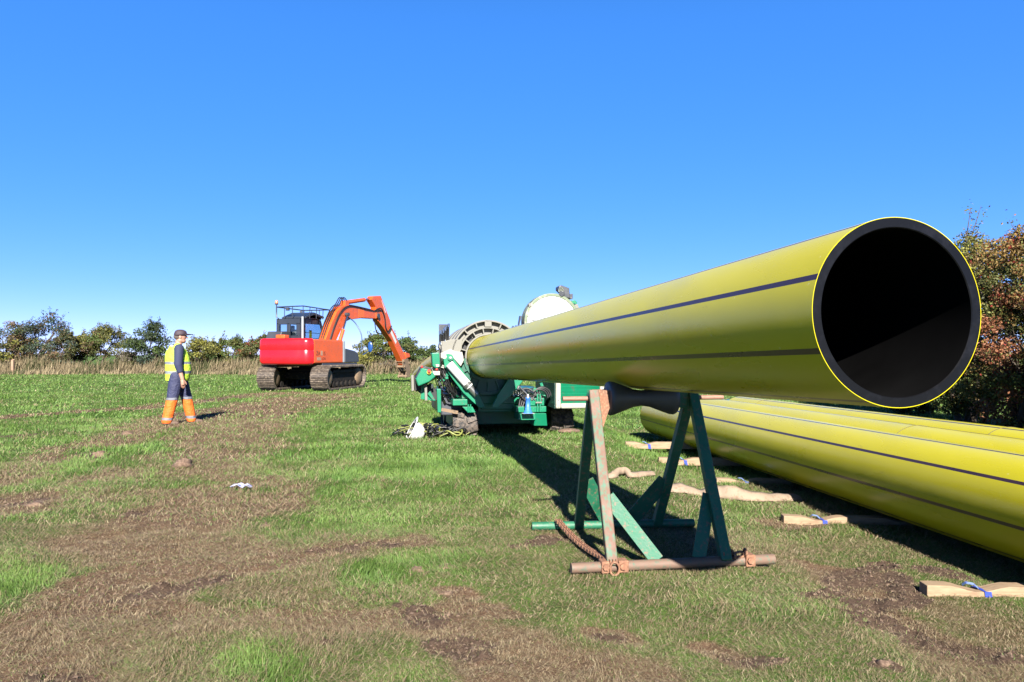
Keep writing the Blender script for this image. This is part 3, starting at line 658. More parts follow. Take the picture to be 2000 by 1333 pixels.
for (px, py, sd, lab) in [(1811, 1163, 1, 'scooped timber cradle nearest the camera, by the muddy patch, tied with blue and pale strapping'), (1531, 1021, 2, 'second timber cradle from the camera, right of the stand foot with one blue strap'),
    (1400, 945, 3, 'half-sunk pale timber cradle behind the wide webbing sling, middle of the row'), (1287, 903, 4, 'timber cradle seen between the two right-hand legs of the stand'), (1222, 872, 5, 'farthest timber cradle, with a loose pale strap end, near the pipe ends')]:
    p = G(px, py); batten(p.x, p.y, p.z-(.02 if sd == 3 else 0), R(-3-1.2*sd % 3), 2.75, .078, .10, sd, lab)

# ================================================================== WEBBING SLINGS
def websling(pts, w, lab, tw):
    """pts pixel path of the centre line; tw tilt (degrees) of the band at each point"""
    P = [G(*p) for p in pts]; n = 14; path = []; til = []; ww = []
    for k in range(len(P)-1):
        for i in range(n):
            f = i/n; a, b, c, e = P[max(k-1, 0)], P[k], P[k+1], P[min(k+2, len(P)-1)]
            path.append(.5*((2*b)+(c-a)*f+(2*a-5*b+4*c-e)*f*f+(3*b-a-3*c+e)*f**3)); g = f*f*(3-2*f); til.append(tw[k]+(tw[k+1]-tw[k])*g); ww.append(w)
    path.append(P[-1]); til.append(tw[-1]); ww.append(w)
    c = sum(path, Vector())/len(path); vs = []; m = 5
    for i, p in enumerate(path):
        d = (path[min(i+1, len(path)-1)]-path[max(i-1, 0)]).normalized(); s = d.cross(Vector((0, 0, 1))).normalized(); a = R(til[i]); x = s*math.cos(a)+Vector((0, 0, 1))*math.sin(a); nn = x.cross(d)
        lift = abs(math.sin(a))*w/2+.014+.005*math.sin(i*.35)**2
        for k in range(m):
            u = k/(m-1)-.5; vs.append(p+x*u*ww[i]+Vector((0, 0, lift))+nn*(.008*math.cos(u*6))-c)
    L = len(path); fs = [(i*m+k, i*m+k+1, (i+1)*m+k+1, (i+1)*m+k) for i in range(L-1) for k in range(m-1)]
    mb = MB(); mb.add(vs, fs, 0, True); o = mb.build('webbing_sling', M['web'], None, c); sd = o.modifiers.new('thick', 'SOLIDIFY'); sd.thickness = .006
    tag(o, lab, 'sling', 'webbing slings on the grass')
M['web'] = paint('beige_webbing', (.37,.27,.19), .85, .25, (.25,.17,.11), .3, scale=6, bmp=.3, bs=180)
websling([(1305, 962), (1335, 966), (1375, 972), (1402, 976), (1432, 982), (1475, 983), (1520, 980), (1562, 978)], .135, 'long wide beige webbing sling twisted behind the right leg of the stand', [-22, -34, -20, -52, -68, -34, -24, -18])
websling([(1183, 936), (1200, 936), (1216, 932), (1236, 934), (1276, 930)], .085, 'short beige webbing sling with a crumpled middle, right of the rusty left leg', [-20, -50, -100, -35, -25])

# ================================================================== SMALL THINGS ON THE FIELD
M['clod'] = paint('dry_soil', (.16,.095,.062), .95, .45, (.24,.16,.11), .4, scale=8, bmp=.8, bs=40)
def clod(px, py, w, h, lab, seed):
    rng = np.random.default_rng(seed); p = G(px, py); s = w*p.y/F/2; hh = h*p.y/F; mb = MB(); mb.sphere((0, 0, 0), 1, 18, 12)
    V = np.array(mb.v); nn = 1+(fbm(V[:, 0]*2.2+seed*7, V[:, 1]*2.2+V[:, 2]*2, 4)-.5)*1.1; V = V*nn[:, None]*np.array([s, s*.8, hh]); V[:, 2] -= .01
    mb.v = [tuple(v) for v in V]; o = mb.build('soil_clod', M['clod'], None, (p.x, p.y+s*.6, p.z)); tag(o, lab, 'soil clod', 'clods of soil torn from the field')
for i, a in enumerate([(350, 916, 40, 15, 'largest reddish soil clod, on the grass between the track and the litter'), (190, 893, 30, 11, 'soil clod on the left side of the green strip, above a smaller one'), (178, 906, 18, 6, 'small soil clod just below a bigger one, left of the green strip'),
    (58, 990, 48, 9, 'flat broken soil clod at the far left of the wheel track'), (518, 1033, 18, 11, 'small round soil clod in the straw, centre left'), (815, 1118, 30, 12, 'dark soil clod on the short grass, left of two others'), (868, 1110, 44, 7, 'flat soil clod level with the stand foot, right of the dark round one'),
    (868, 1163, 34, 8, 'dark crumbly soil clod on the straw, below the flat one'), (1732, 1302, 36, 12, 'dark soil clod in the bottom right mud'), (242, 850, 24, 8, 'small soil clod in the track left of the man')]):
    clod(*a, seed=i+3)
# crumpled wrapper
M['wrap'] = paint('shiny_wrapper', (.66,.66,.85), .25, .3, (.06,.06,.30), .4, scale=10)
p = G(466, 956); mb = MB(); rng = random.Random(3); gx = [[Vector((i*.036+rng.uniform(-.012, .012), j*.028+rng.uniform(-.012, .012), .02+rng.uniform(-.018, .028))) for j in range(4)] for i in range(6)]
mb.add([v for r_ in gx for v in r_], [(i*4+j, (i+1)*4+j, (i+1)*4+j+1, i*4+j+1) for i in range(5) for j in range(3)]); o = mb.build('plastic_wrapper', M['wrap'], None, (p.x-.08, p.y, p.z+.012)); o.modifiers.new('t', 'SOLIDIFY').thickness = .002
tag(o, 'crumpled white and blue plastic wrapper lying on the straw-coloured track', 'litter')
p = G(1420, 797); M['teal'] = paint('turquoise_plastic', (.02,.42,.45), .4, .15); mb = MB()
mb.lathe((0, 0, .30), (0, 1, .12), [(0, .0), (.02, .16), (.05, .25), (.09, .30), (.2, .31), (.2, .29), (.08, .27), (.05, .0)], 28); o = mb.build('pipe_cap', M['teal'], None, (hp(1432)*14.3, 14.3, hz(4.3, 14.3)+.02)); tag(o, 'turquoise plastic pipe cap lying on the grass behind the ends of the lying pipes', 'cap')

# ------------------------------------------------------------------ heap of cables with a white hat on it
def cables():
    p = G(840, 856); t = MB(); rng = random.Random(9); d = .010; W = .5
    for k in range(60):
        cx = rng.uniform(-.42, .42); cy = rng.uniform(-.02, .5); cz = .03+rng.uniform(0, .17)*(1-abs(cx)*1.2); a0 = rng.uniform(0, 6.3); a1 = a0+rng.uniform(1.6, 5.5); rx = rng.uniform(.06, .26); ry = rng.uniform(.05, .18)
        path = [Vector((cx+rx*math.cos(a), cy+ry*math.sin(a), max(.012, cz+.035*math.sin(a*2.3+k)))) for a in np.linspace(a0, a1, 14)]
        t.tube(path, rng.choice([.008, .010, .013]), 6, True, rng.choice([0, 0, 1, 1, 2]))
        if rng.random() < .45: e = path[-1]; dd = (path[-1]-path[-2]).normalized(); t.cyl(e, e+dd*.045, .014, .012, 8, 3)
    o = t.build('cable_heap', [M['black'], M['olivehose'], M['black'], M['chrome']], None, p); tag(o, 'tangled heap of black and olive hoses on the grass in front of the left crawler', 'hoses'); return p
M['olivehose'] = paint('olive_hose', (.27,.29,.07), .45, .3)
cp = cables()
def hat():
    t = thing('hard_hat', 'white hard hat tipped on its side on the heap of hoses', 'helmet', cp+Vector((-.30, -.02, .045)), 0)
    q = Vector((.85, .27, -.46)).to_track_quat('Z', 'Y').to_matrix() @ Matrix.Rotation(R(90), 3, 'Z'); sh = MB(); prof = [(0, .0), (.004, .05), (.03, .10), (.075, .13), (.13, .143), (.15, .146)]
    b = MB(); n = 32; vs = []; fs = []
    pr = [(.150, .150), (.148, .172), (.142, .176), (.142, .150), (.135, .138), (.10, .132), (.05, .105), (.02, .06), (.0, .0)]
    outp = [(.152, .150), (.13, .146), (.10, .141), (.06, .125), (.03, .10), (.01, .06), (.0, .001)]
    for z, r in outp+[]: vs += [tuple(q @ Vector((1.1*r*math.cos(2*PI*k/n), r*math.sin(2*PI*k/n), 1.55*(.152-z)))+Vector((0, 0, .085))) for k in range(n)]
    for i in range(len(outp)-1): fs += [(i*n+k, i*n+(k+1) % n, (i+1)*n+(k+1) % n, (i+1)*n+k) for k in range(n)]
    sh.add(vs, fs, 0, True); sh.build('shell', M['white'], t)
    br = MB(); vs = []; fs = []
    for z, r0 in ((.0, 1.0), (.004, 1.14), (-.006, 1.14), (-.008, 1.0)):
        vs += [tuple(q @ Vector(((1.14*r0+(.22*max(0, math.cos(2*PI*k/n))**2 if r0 > 1.05 else 0))*.15*math.cos(2*PI*k/n), .15*r0*math.sin(2*PI*k/n), .008+z))+Vector((0, 0, .085))) for k in range(n)]
    for i in range(4): fs += [(i*n+k, i*n+(k+1) % n, ((i+1) % 4)*n+(k+1) % n, ((i+1) % 4)*n+k) for k in range(n)]
    br.add(vs, fs, 0, True); br.build('brim', M['white'], t)
    li = MB(); vs = []; 
    pr = [(.006, .148), (.05, .142), (.09, .12), (.125, .07), (.135, .001)]
    for z, r in pr: vs += [tuple(q @ Vector((1.12*r*math.cos(2*PI*k/n), r*math.sin(2*PI*k/n), z))+Vector((0, 0, .085))) for k in range(n)]
    li.add(vs, [(i*n+k, i*n+(k+1) % n, (i+1)*n+(k+1) % n, (i+1)*n+k) for i in range(4) for k in range(n)], 0, True); li.build('lining', M['black'], t)
hat()
# ================================================================== FUSION MACHINE (crawler, clamps, facer)
MO = Vector((-.38, 11.8, 0)); MYAW = math.atan(.191); _c, _s = math.cos(MYAW), math.sin(MYAW)
def ml(px, py, ly=0.0):
    """point of the machine's own frame (x right, y along the pipe, z up) at depth ly, read off the photograph"""
    k = (px-1000)/F; lx = (k*(MO.y+_c*ly)-MO.x+_s*ly)/(_c-k*_s); Y = MO.y+_s*lx+_c*ly
    return Vector((lx, ly, CAMZ+(HZ-py)*Y/F))
def crawler(mb, L, H, W, n, lug, c, mi=0, grouser=3, inset=.0, ty=.035):
    """belt of plates round a stadium in the y-z plane; c = centre on the ground"""
    r = H/2; S = L-H; per = 2*S+2*PI*r; c = Vector(c)
    for i in range(n):
        s = per*i/n
        if s < S: y, z, a = -S/2+s, H, 0
        elif s < S+PI*r: t = (s-S)/r; y, z, a = S/2+r*math.sin(t), r+r*math.cos(t), -t
        elif s < 2*S+PI*r: y, z, a = S/2-(s-S-PI*r), 0, PI
        else: t = (s-2*S-PI*r)/r; y, z, a = -S/2-r*math.sin(t), r-r*math.cos(t), PI-t
        nrm = Vector((0, -math.sin(a), math.cos(a))); rot = Euler((a, 0, 0)).to_matrix(); p = c+Vector((0, y, z))-nrm*ty*.5
        mb.box(p, (W, per/n*.97, ty), rot, mi)
        for g in range(grouser):
            q = p+rot @ Vector((0, (g-(grouser-1)/2)*per/n*.36, ty*.5+lug/2)); mb.box(q, (W*.98, per/n*.09, lug), rot, mi)
def machine():
    t = thing('fusion_machine', 'green crawler pipe fusion machine clamped round the far end of the raised pipe', 'pipe machine', MO, MYAW)
    ax = lambda ly: Vector((0, ly, 1.272-.0194*ly))
    # ---- chassis
    mb = MB()
    mb.box2((-.12, .75, .12), (1.1, 2.3, .56)); mb.box2((-.62, .85, .30), (1.2, 2.5, .70)); mb.box2((-.55, .22, .5), (1.0, 2.4, .64)); mb.box2((-.12, .32, .36), (.5, .9, .5))
    mb.prism([ml(930, 762, .25), ml(1010, 762, .25), ml(1005, 800, .25), ml(940, 800, .25)], (0, .12, 0))
    mb.build('chassis', M['green'], t, None, .012)
    # lower jaw: cast cradle under the pipe
    for i, ly in enumerate((.0, .55, 1.15, 1.65)):
        mb = MB(); a = ax(ly); mb.ring(a, .349, .40, ly-ly, .16, 184, 356); 
        mb.ring(a, .40, .56, .05, .10, 190, 350); mb.ring(a, .56, .60, 0, .16, 190, 350)
        for k in range(9): g = R(192+k*19.5); mb.beam(a+Vector((math.cos(g)*.40, .08, math.sin(g)*.40)), a+Vector((math.cos(g)*.565, .08, math.sin(g)*.565)), .02, .155, (0, 1, 0))
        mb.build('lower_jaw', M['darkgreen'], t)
    # upper jaws: open castings, two rims, web and ribs
    for i, ly in enumerate((.0, .55, 1.15, 1.65)):
        a = ax(ly); D = .22; mb = MB(); mb.ring(a, .347, .372, 0, D, -24, 204, 60); mb.ring(a, .455, .485, .02, D-.02, -8, 188, 54); mb.ring(a, .565, .592, 0, D, -8, 188, 60)
        mb.ring(a, .372, .456, .12, .14, 40, 128, 40); mb.ring(a, .484, .566, .10, .125, -8, 188, 54)
        for k in range(10):
            g = R(-6+k*21.3); u = Vector((math.cos(g), 0, math.sin(g))); mb.beam(a+u*.37+Vector((0, D/2, 0)), a+u*.457+Vector((0, D/2, 0)), .018, D*.96, (0, 1, 0))
        for k in range(9):
            g = R(4+k*21.3); u = Vector((math.cos(g), 0, math.sin(g))); mb.beam(a+u*.483+Vector((0, D/2, 0)), a+u*.568+Vector((0, D/2, 0)), .02, D*.96, (0, 1, 0))
        u = Vector((0, 0, 1)); mb.box(a+u*.532+Vector((0, D/2-.005, 0)), (.11, D-.01, .10)); mb.build('upper_jaw', M['beige'], t, None, .003)
        if i < 2:
            mb = MB()
            for g0 in (150, 168): mb.ring(a, .373, .455, .141, .155, g0, g0+13, 8)
            mb.build('rib_gap_shade', M['black'], t)  # black plates put in as the shade of the gaps between the ribs
    mb = MB()
    for g0 in (0,): mb.ring(ax(0), .373, .454, .150, .168, 128, 204, 24)
    mb.build('rib_gap_shade', M['black'], t)  # wider black plate, the same dark gap shade on the left
    # hinge brackets and green arms with their white rams
    def P(pts, ly, d, m, nm, bv=.006):
        mb = MB(); mb.prism([ml(x, y, ly) for x, y in pts], (0, d, 0)); return mb.build(nm, m, t, None, bv)
    P([(860,668),(884,663),(903,664),(902,682),(897,690),(863,688),(857,678)], .0, .22, M['beige'], 'hinge_bracket')
    P([(861,690),(872,686),(880,682),(889,687),(903,688),(906,704),(900,716),(886,700),(861,700)], -.05, .2, M['whitedirty'], 'hinge_bracket')
    arm = P([(865,694),(874,691),(883,693),(888,703),(905,726),(934,769),(947,795),(938,798),(922,784),(905,768),(882,738),(868,716)], -.13, .07, M['green'], 'clamp_arm')
    P([(1043,694),(1034,691),(1025,693),(1020,703),(1003,726),(974,769),(961,795),(970,798),(986,784),(1003,768),(1026,738),(1040,716)], -.10, .06, M['green'], 'clamp_arm')
    mb = MB(); mb.cyl(ml(880, 699, -.14), ml(880, 699, -.17), .045, None, 24); o = mb.build('pivot_pin', M['green'], t, None, .004)
    mb = MB(); mb.cyl(ml(880, 699, -.168), ml(880, 699, -.19), .022, None, 12); mb.build('pin_head', M['steel'], o)
    mb = MB(); mb.cyl(ml(868, 697, -.131), ml(868, 697, -.136), .035, None, 16); mb.build('warning_sticker', M['whitedirty'], t)
    mb = MB(); mb.tube([ml(877, 711, -.19), ml(917, 756, -.19)], .066, 24); o = mb.build('ram', M['white'], t, None, .006)
    mb = MB(); mb.tube([ml(912, 751, -.19), ml(931, 771, -.19)], .052, 20); mb.build('ram_rod', M['steel'], o)
    mb = MB(); mb.tube([ml(910, 749.5, -.19), ml(915, 754.5, -.19)], .071, 24); mb.build('ram_collar', M['steel'], o)
    # small red lettering on the ram is too worn to read: a faint streak
    a, b = ml(886, 721.5, -.262), ml(904, 741.5, -.262); d = (b-a).normalized(); mb = MB()
    for k in range(7): mb.box(a+(b-a)*(k/6)+Vector((0, .0, 0)), (.012, .006, .022), (0, R(45), 0))
    mb.build('worn_lettering', M['fadedred'], o)
    # ---- tower of hoses
    hb = MB(); rng = random.Random(4)
    for k in range(9):
        px = 859.5+k*2.15+rng.uniform(-.5, .5); ty = 652-k*1.9+rng.uniform(-3, 3); ly = -.02+rng.uniform(0, .16); pts = [ml(px, ty, ly), ml(px+rng.uniform(-1, 1), (ty+690)/2, ly+.02), ml(px+rng.uniform(-1, 1), 690, ly), ml(px+rng.uniform(-3, 5), 716, ly-.05), ml(px+rng.uniform(4, 20), 745+rng.uniform(-8, 10), ly-.1+.1), ml(px+rng.uniform(14, 34), 778+rng.uniform(-6, 6), ly+.12)]
        sm = []; 
        for i in range(len(pts)-1):
            for f in (0, .33, .66): sm.append(pts[i].lerp(pts[i+1], f))
        sm.append(pts[-1]); hb.tube(sm, .0125, 8, True, 0)
        f = ml(px, ty, ly); hb.cyl(f+Vector((0, 0, -.035)), f+Vector((0, 0, .02)), .017, None, 8, 1); hb.cyl(ml(px, 674+rng.uniform(-12, 8), ly), ml(px, 668, ly), .017, None, 8, 1)
    for k in range(12):   # slack hoses looping down to the deck, with their couplings
        a = ml(848+rng.uniform(0, 16), 700+rng.uniform(0, 24), -.1+rng.uniform(0, .2)); e = ml(858+rng.uniform(0, 34), 760+rng.uniform(0, 26), .0+rng.uniform(0, .2)); c = a.lerp(e, .5)+Vector((rng.uniform(-.16, .06), rng.uniform(-.12, .1), -rng.uniform(.05, .22)))
        pts = [a*(1-f)**2+c*2*f*(1-f)+e*f*f for f in np.linspace(0, 1, 14)]; hb.tube(pts, rng.choice([.008, .011, .014]), 8, True, 0)
        for q, q2 in ((pts[0], pts[1]), (pts[-1], pts[-2])): hb.cyl(q, q+(q-q2).normalized()*.05, .017, None, 8, 1)
    for k in range(14): p = ml(842+rng.uniform(0, 32), 716+rng.uniform(0, 44), -.05+rng.uniform(-.05, .12)); hb.box(p, (rng.uniform(.02, .07), .03, rng.uniform(.02, .07)), (0, rng.uniform(-.6, .6), 0), rng.choice([0, 1, 2, 3]))
    hb.build('hose_bundle', [M['black'], M['chrome'], M['green'], M['whitedirty']], t)
    mb = MB(); mb.box2(ml(857.5, 690, .17), ml(876, 634, .19)); mb.build('hose_rack', M['darkgrey'], t)
    # ---- left control boxes
    P([(843,690),(858,689),(860,716),(854,721),(845,716)], -.12, .26, M['green'], 'valve_box', .012)
    P([(851,712),(858,712),(858,717),(852,717)], -.135, .01, M['whitedirty'], 'box_plate', .001)
    head = P([(812,741),(824,719),(842,723),(851,736),(839,746),(817,755)], -.25, .3, M['green'], 'control_head', .015)
    P([(812,737),(822,718),(832,716),(846,720),(842,726),(826,722),(816,742)], -.20, .26, M['black'], 'control_cover', .01)
    mb = MB(); mb.cyl(ml(838, 727, -.25), ml(838, 727, -.29), .034, None, 16); o = mb.build('stop_button_base', M['yellowp'], t)
    mb = MB(); mb.cyl(ml(838, 725, -.28), ml(838, 725, -.33), .030, .022, 16); mb.build('stop_button', M['redbtn'], o)
    for q in ((824, 717), (853, 722)): mb = MB(); mb.sphere(ml(*q, -.2), .02); mb.build('lamp_lens', M['redbtn'], t)
    mb = MB(); mb.box2(ml(845, 733, -.2), ml(858, 725, -.1)); mb.build('gauge_plate', M['whitedirty'], t)
    P([(803,734),(808,733),(809,763),(804,765)], -.15, .07, M['beige'], 'heater_rest_post', .004)
    P([(808,733),(818,740),(836,752),(840,772),(826,762),(810,764)], .1, .04, M['black'], 'heater_bag', .01)
    P([(829,751),(834,751),(835,783),(830,783)], -.12, .06, M['beige'], 'heater_rest_post', .004)
    P([(823,752),(829,752),(831,770),(845,783),(822,780)], .0, .04, M['green'], 'heater_rest', .004)
    P([(835,770),(846,783),(851,783),(840,764)], -.02, .04, M['green'], 'heater_rest', .004)
    P([(836,752),(842,748),(856,770),(856,783),(846,783),(836,768)], .04, .05, M['black'], 'heater_bag', .008)
    # left side of the chassis, running back
    P([(853,760),(861,760),(862,806),(855,806)], -.02, .12, M['green'], 'side_post', .006)
    mb = MB(); mb.box2(ml(862, 812, .25), ml(905, 770, .25)+Vector((0, 2.0, 0))); mb.build('side_tank', M['darkgrey'], t, None, .02)
    mb = MB(); mb.box2(ml(884.5, 792.5, -.12), ml(913, 780.5, -.12)+Vector((0, .55, 0))); mb.build('toolbox', M['green'], t, None, .008)
    P([(902,760),(914,772),(922,779),(902,779)], -.02, .03, M['green'], 'gusset', .003)
    P([(903,795),(923,795),(929,806),(914,806)], -.08, .25, M['green'], 'step', .004)
    mb = MB(); 
    for px in (914.5, 919): mb.tube([ml(px, 806, -.1), ml(px, 790, -.1)], .012, 8)
    mb.build('latch_rod', M['green'], t)
    # white side ledge on the crawler frame
    mb = MB(); mb.beam(ml(862, 800, -.03), ml(894, 806, -.03), .03, .05); mb.build('frame_rail', M['muddy'], t)
    # ---- right front: valve deck, boxes, jack
    mb = MB(); mb.box2(ml(1034, 793, -.03), ml(1063, 778, -.03)+Vector((0, .6, 0))); mb.build('deck_box', M['green'], t, None, .008)
    mb = MB(); mb.box2(ml(1008, 806, -.05), ml(1067, 794, -.05)+Vector((0, .6, 0))); mb.build('deck_box', M['green'], t, None, .008)
    mb = MB(); mb.box2(ml(1013, 821, -.16), ml(1046, 808.5, -.16)+Vector((0, .4, 0))); mb.build('step', M['green'], t, None, .006)
    mb = MB(); mb.prism([ml(1045, 808, -.17), ml(1067, 808, -.17), ml(1069, 832, -.10), ml(1043, 832, -.10)], (0, .4, 0)); mb.build('step', M['green'], t, None, .006)
    mb = MB(); z = ml(1031, 808, -.24); top = ml(1031, 777, -.24); hgt = top.z-z.z
    mb.lathe(z, (0, 0, 1), [(0, .0), (0, .075), (.015, .075), (.02, .058), (.05, .055), (.055, .046), (.09, .046), (.095, .038), (hgt*.93, .036), (hgt*.94, .041), (hgt, .041), (hgt, 0)], 24); jk = mb.build('jack', M['blue'], t)
    mb = MB(); mb.box2(ml(1022, 808.5, -.32), ml(1041, 806.8, -.17)); mb.build('jack_foot', M['white'], jk)
    mb = MB(); mb.cyl(top, top+Vector((0, 0, .05)), .035, .025); mb.tube([top+Vector((0, 0, .04)), ml(1014, 755, -.25)], .012, 8); mb.build('jack_head', M['steel'], jk)
    mb = MB(); mb.tube([ml(1014, 754, -.25), ml(1010, 762, -.25)], .018, 8); mb.build('lever', M['steel'], t)
    hb = MB(); rng = random.Random(8)
    for k in range(14):
        a = ml(1005+k*2.6+rng.uniform(-2, 2), 772+rng.uniform(-10, 4), -.02+rng.uniform(-.06, .1)); c = ml(1012+rng.uniform(0, 45), 752+rng.uniform(-6, 8), .05); e = ml(1016+rng.uniform(-4, 10) if k % 3 == 0 else 1050+rng.uniform(-15, 10), 806 if k % 3 == 0 else 783, -.03)
        pts = [a.lerp(c, f)*(1-f)+c.lerp(e, f)*f for f in np.linspace(0, 1, 12)]; hb.tube(pts, rng.choice([.010, .013, .016]), 8, True, 0)
        hb.cyl(a, a+Vector((0, -.03, .02)), .018, None, 8, rng.choice([1, 1, 2]))
    for k in range(16): p = ml(990+rng.uniform(0, 70), 752+rng.uniform(0, 24), .02+rng.uniform(-.05, .1)); hb.box(p, (rng.uniform(.03, .09), .05, rng.uniform(.02, .07)), (0, rng.uniform(-.4, .4), 0), rng.choice([0, 0, 1, 2, 2]))
    for k in range(3):   # big black loops beside the cover
        pts = [ml(1036+k*2+30*math.sin(a)*.9-0, 778-20*math.sin(a*1.0)-k*2, -.05+.05*k) if False else ml(1036+k*3+17*(1-math.cos(a)), 777-16*math.sin(a)-2*k, -.03) for a in np.linspace(0, PI, 16)]; hb.tube(pts, .015, 8, True, 0)
    hb.build('hose_bundle', [M['black'], M['chrome'], M['green']], t)
    mb = MB()
    for k in range(5): mb.cyl(ml(1003+k*4.5, 772-(k % 2)*2, -.1), ml(1003+k*4.5, 765-(k % 2)*2, -.1), .008, None, 6); mb.sphere(ml(1003+k*4.5, 773-(k % 2)*2, -.1), .017, 10, 6)
    mb.build('control_levers', M['chrome'], t)
    for px in (1050, 1055): mb = MB(); mb.tube([ml(px, 805, -.08), ml(px, 770, -.05)], .014, 8); mb.build('latch_rod', M['green'], t)
    mb = MB(); mb.box2(ml(1046.5, 788, -.09), ml(1058, 785, -.07)); mb.build('latch_plate', M['beige'], t)
    # ---- engine cover: off-white frame, green louvres, dark side
    y0 = -.10; A = ml(1086, 799, y0); B = ml(1182, 746, y0); wd = B.x-A.x; H = .62
    z0 = A.z; z1 = A.z+H
    mb = MB(); fr = .085
    mb.box2((A.x, y0, z0), (A.x+fr, y0+1.0, z1)); mb.box2((B.x-fr, y0, z0), (B.x, y0+1.0, z1)); mb.box2((A.x+fr, y0, z0), (B.x-fr, y0+1.0, z0+.085)); mb.box2((A.x+fr, y0, z1-.05), (B.x-fr, y0+1, z1))
    eng = mb.build('engine_cover', M['whitedirty'], t, None, .025, 3)
    mb = MB(); n = 9
    for k in range(n): z = z0+.1+(H-.16)*k/(n-1); mb.box(((A.x+B.x)/2, y0+.05, z), (wd-2*fr, .012, .062), (R(24), 0, 0))
    mb.box2((A.x+fr, y0+.10, z0+.085), (B.x-fr, y0+.12, z1-.05)); mb.build('louvres', M['green'], eng)
    mb = MB(); mb.prism([Vector((A.x-.004, y0+.012, z0+.0)), Vector((A.x-.004, y0+.012, z1-.0)), Vector((A.x-.11, y0+.95, z1)), Vector((A.x-.11, y0+.95, z0+.06))], (-.02, 0, 0)); mb.build('side_panel', M['darkgreenpanel'], eng, None, .006)
    mb = MB(); mb.cyl((A.x+.04, y0-.004, z0+.14), (A.x+.04, y0+.01, z0+.14), .013); mb.build('bolt', M['steel'], eng)
    # ---- crawlers
    for px0, px1, nm in ((885, 934, 0), (1089, 1134, 1)):
        a = ml(px0, 852, .05); b = ml(px1, 852, .05); W = abs(b.x-a.x); cx = (a.x+b.x)/2; L = 2.15; H = .40; yb = .42*nm
        mb = MB(); rub = MB(); crawler(mb, L, H, W, 44, .0, (cx, .05+yb+L/2, .0), 0, 0, 0, .035)
        rng = random.Random(3+nm); r = H/2; S = L-H; per = 2*S+2*PI*r; nl = 30
        for i in range(nl):      # chevron lugs
            for sd in (-1, 1):
                s = per*(i+.5*(sd > 0))/nl
                if s < S: y, z, ang = -S/2+s, H, 0
                elif s < S+PI*r: q = (s-S)/r; y, z, ang = S/2+r*math.sin(q), r+r*math.cos(q), -q
                elif s < 2*S+PI*r: y, z, ang = S/2-(s-S-PI*r), 0, PI
                else: q = (s-2*S-PI*r)/r; y, z, ang = -S/2-r*math.sin(q), r-r*math.cos(q), PI-q
                rot = Euler((ang, 0, 0)).to_matrix() @ Euler((0, 0, sd*R(18))).to_matrix(); nv = Euler((ang, 0, 0)).to_matrix() @ Vector((0, 0, 1))
                mb.box(Vector((cx+sd*W*.27, .05+yb+L/2+y, z))+nv*.012, (W*.46, per/nl*.62, .03), rot)
        cr = mb.build('crawler', M['mudrubber'], t, None, .008)
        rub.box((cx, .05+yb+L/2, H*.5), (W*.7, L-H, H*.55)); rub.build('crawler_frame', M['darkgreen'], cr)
        for y in (.05+yb+r, .05+yb+L-r): wm = MB(); wm.cyl((cx-W*.42, y, r), (cx+W*.42, y, r), r-.045, None, 24); wm.build('crawler_wheel', M['darkgrey'], cr)
        if nm: mb = MB(); mb.sphere((cx+.06, .28, .03), (.2, .1, .045)); mb.build('mud_lump', M['clod'], cr)
    # ---- facer swung up beside the pipe
    c = ml(1079, 629, .70); r = abs(ml(1128, 629, .70).x-c.x); fy = c.y
    mb = MB(); mb.ring(c, r*.985, r+.045, 0, .30, 0, 360, 64); mb.ring(c, .03, r*.985, .1, .16, 0, 360, 64); fc = mb.build('facer', M['facergreen'], t, None, .008)
    mb = MB(); mb.lathe(c+Vector((0, .02, 0)), (0, -1, 0), [(0, r*.985), (.012, r*.97), (.016, .0)], 64); mb.build('facer_disc', M['white'], fc)
    mb = MB()
    def seam(p, q):
        a = ml(*p, .70); b = ml(*q, .70); a.y = b.y = c.y+.003; mb.beam(a, b, .004, .018, (0, 1, 0))
    seam((1107, 586), (1086, 632)); seam((1028.5, 618), (1090, 622)); seam((1028, 627), (1060, 625)); mb.build('blade_slot', M['greyline'], fc)
    for p in ((1067, 611), (1090, 609), (1041, 625)): mb = MB(); q = ml(*p, .70); mb.cyl((q.x, c.y+.006, q.z), (q.x, c.y-.006, q.z), .014, None, 10); mb.build('bolt', M['steel'], fc)
    P([(1091,560),(1096,557),(1112,563),(1114,583),(1104,582),(1098,573),(1091,566)], .78, .22, M['darkgrey'], 'facer_motor', .012)
    P([(1110,575),(1119,574),(1119,584),(1112,584)], .80, .18, M['darkgrey'], 'motor_block', .006)
    mb = MB(); mb.cyl(ml(1096, 567, .80), ml(1096, 567, .70), .058, .05, 24); mb.build('motor_gauge', M['chrome'], t)
    mb = MB(); mb.cyl(ml(1097, 574, .80), ml(1097, 574, .68), .052, .045, 20); mb.build('motor_cap', M['darkgrey'], t)
    P([(1116,588),(1123,586),(1128,591),(1126,595),(1118,593)], .85, .1, M['green'], 'facer_lug', .006)
    P([(1122,596),(1128,594),(1136,612),(1130,616)], .8, .14, M['beige'], 'facer_arm', .006)
    P([(1032,594),(1036,592),(1038,598),(1034,601)], .68, .06, M['beige'], 'facer_clip', .004)
    P([(1014,638),(1019,618),(1016,617),(1013,636)], .85, .1, M['darkgrey'], 'facer_hose_guard', .004)
    mb = MB()
    for k, px in enumerate((1002, 1008, 1013, 1021)): mb.cyl(ml(px, 644-(k*1.0), .6), ml(px, 637-k*1.0, .6), .018, None, 8); mb.cyl(ml(px-3, 641-k, .6), ml(px+3, 640-k, .6), .012, None, 8)
    mb.build('hose_fittings', M['chrome'], t)
M['darkgreen'] = paint('shaded_green_casting', (.01,.12,.075), .45, .2, (.05,.05,.04), .2)  # darker copy of the machine green, shade put into the colour
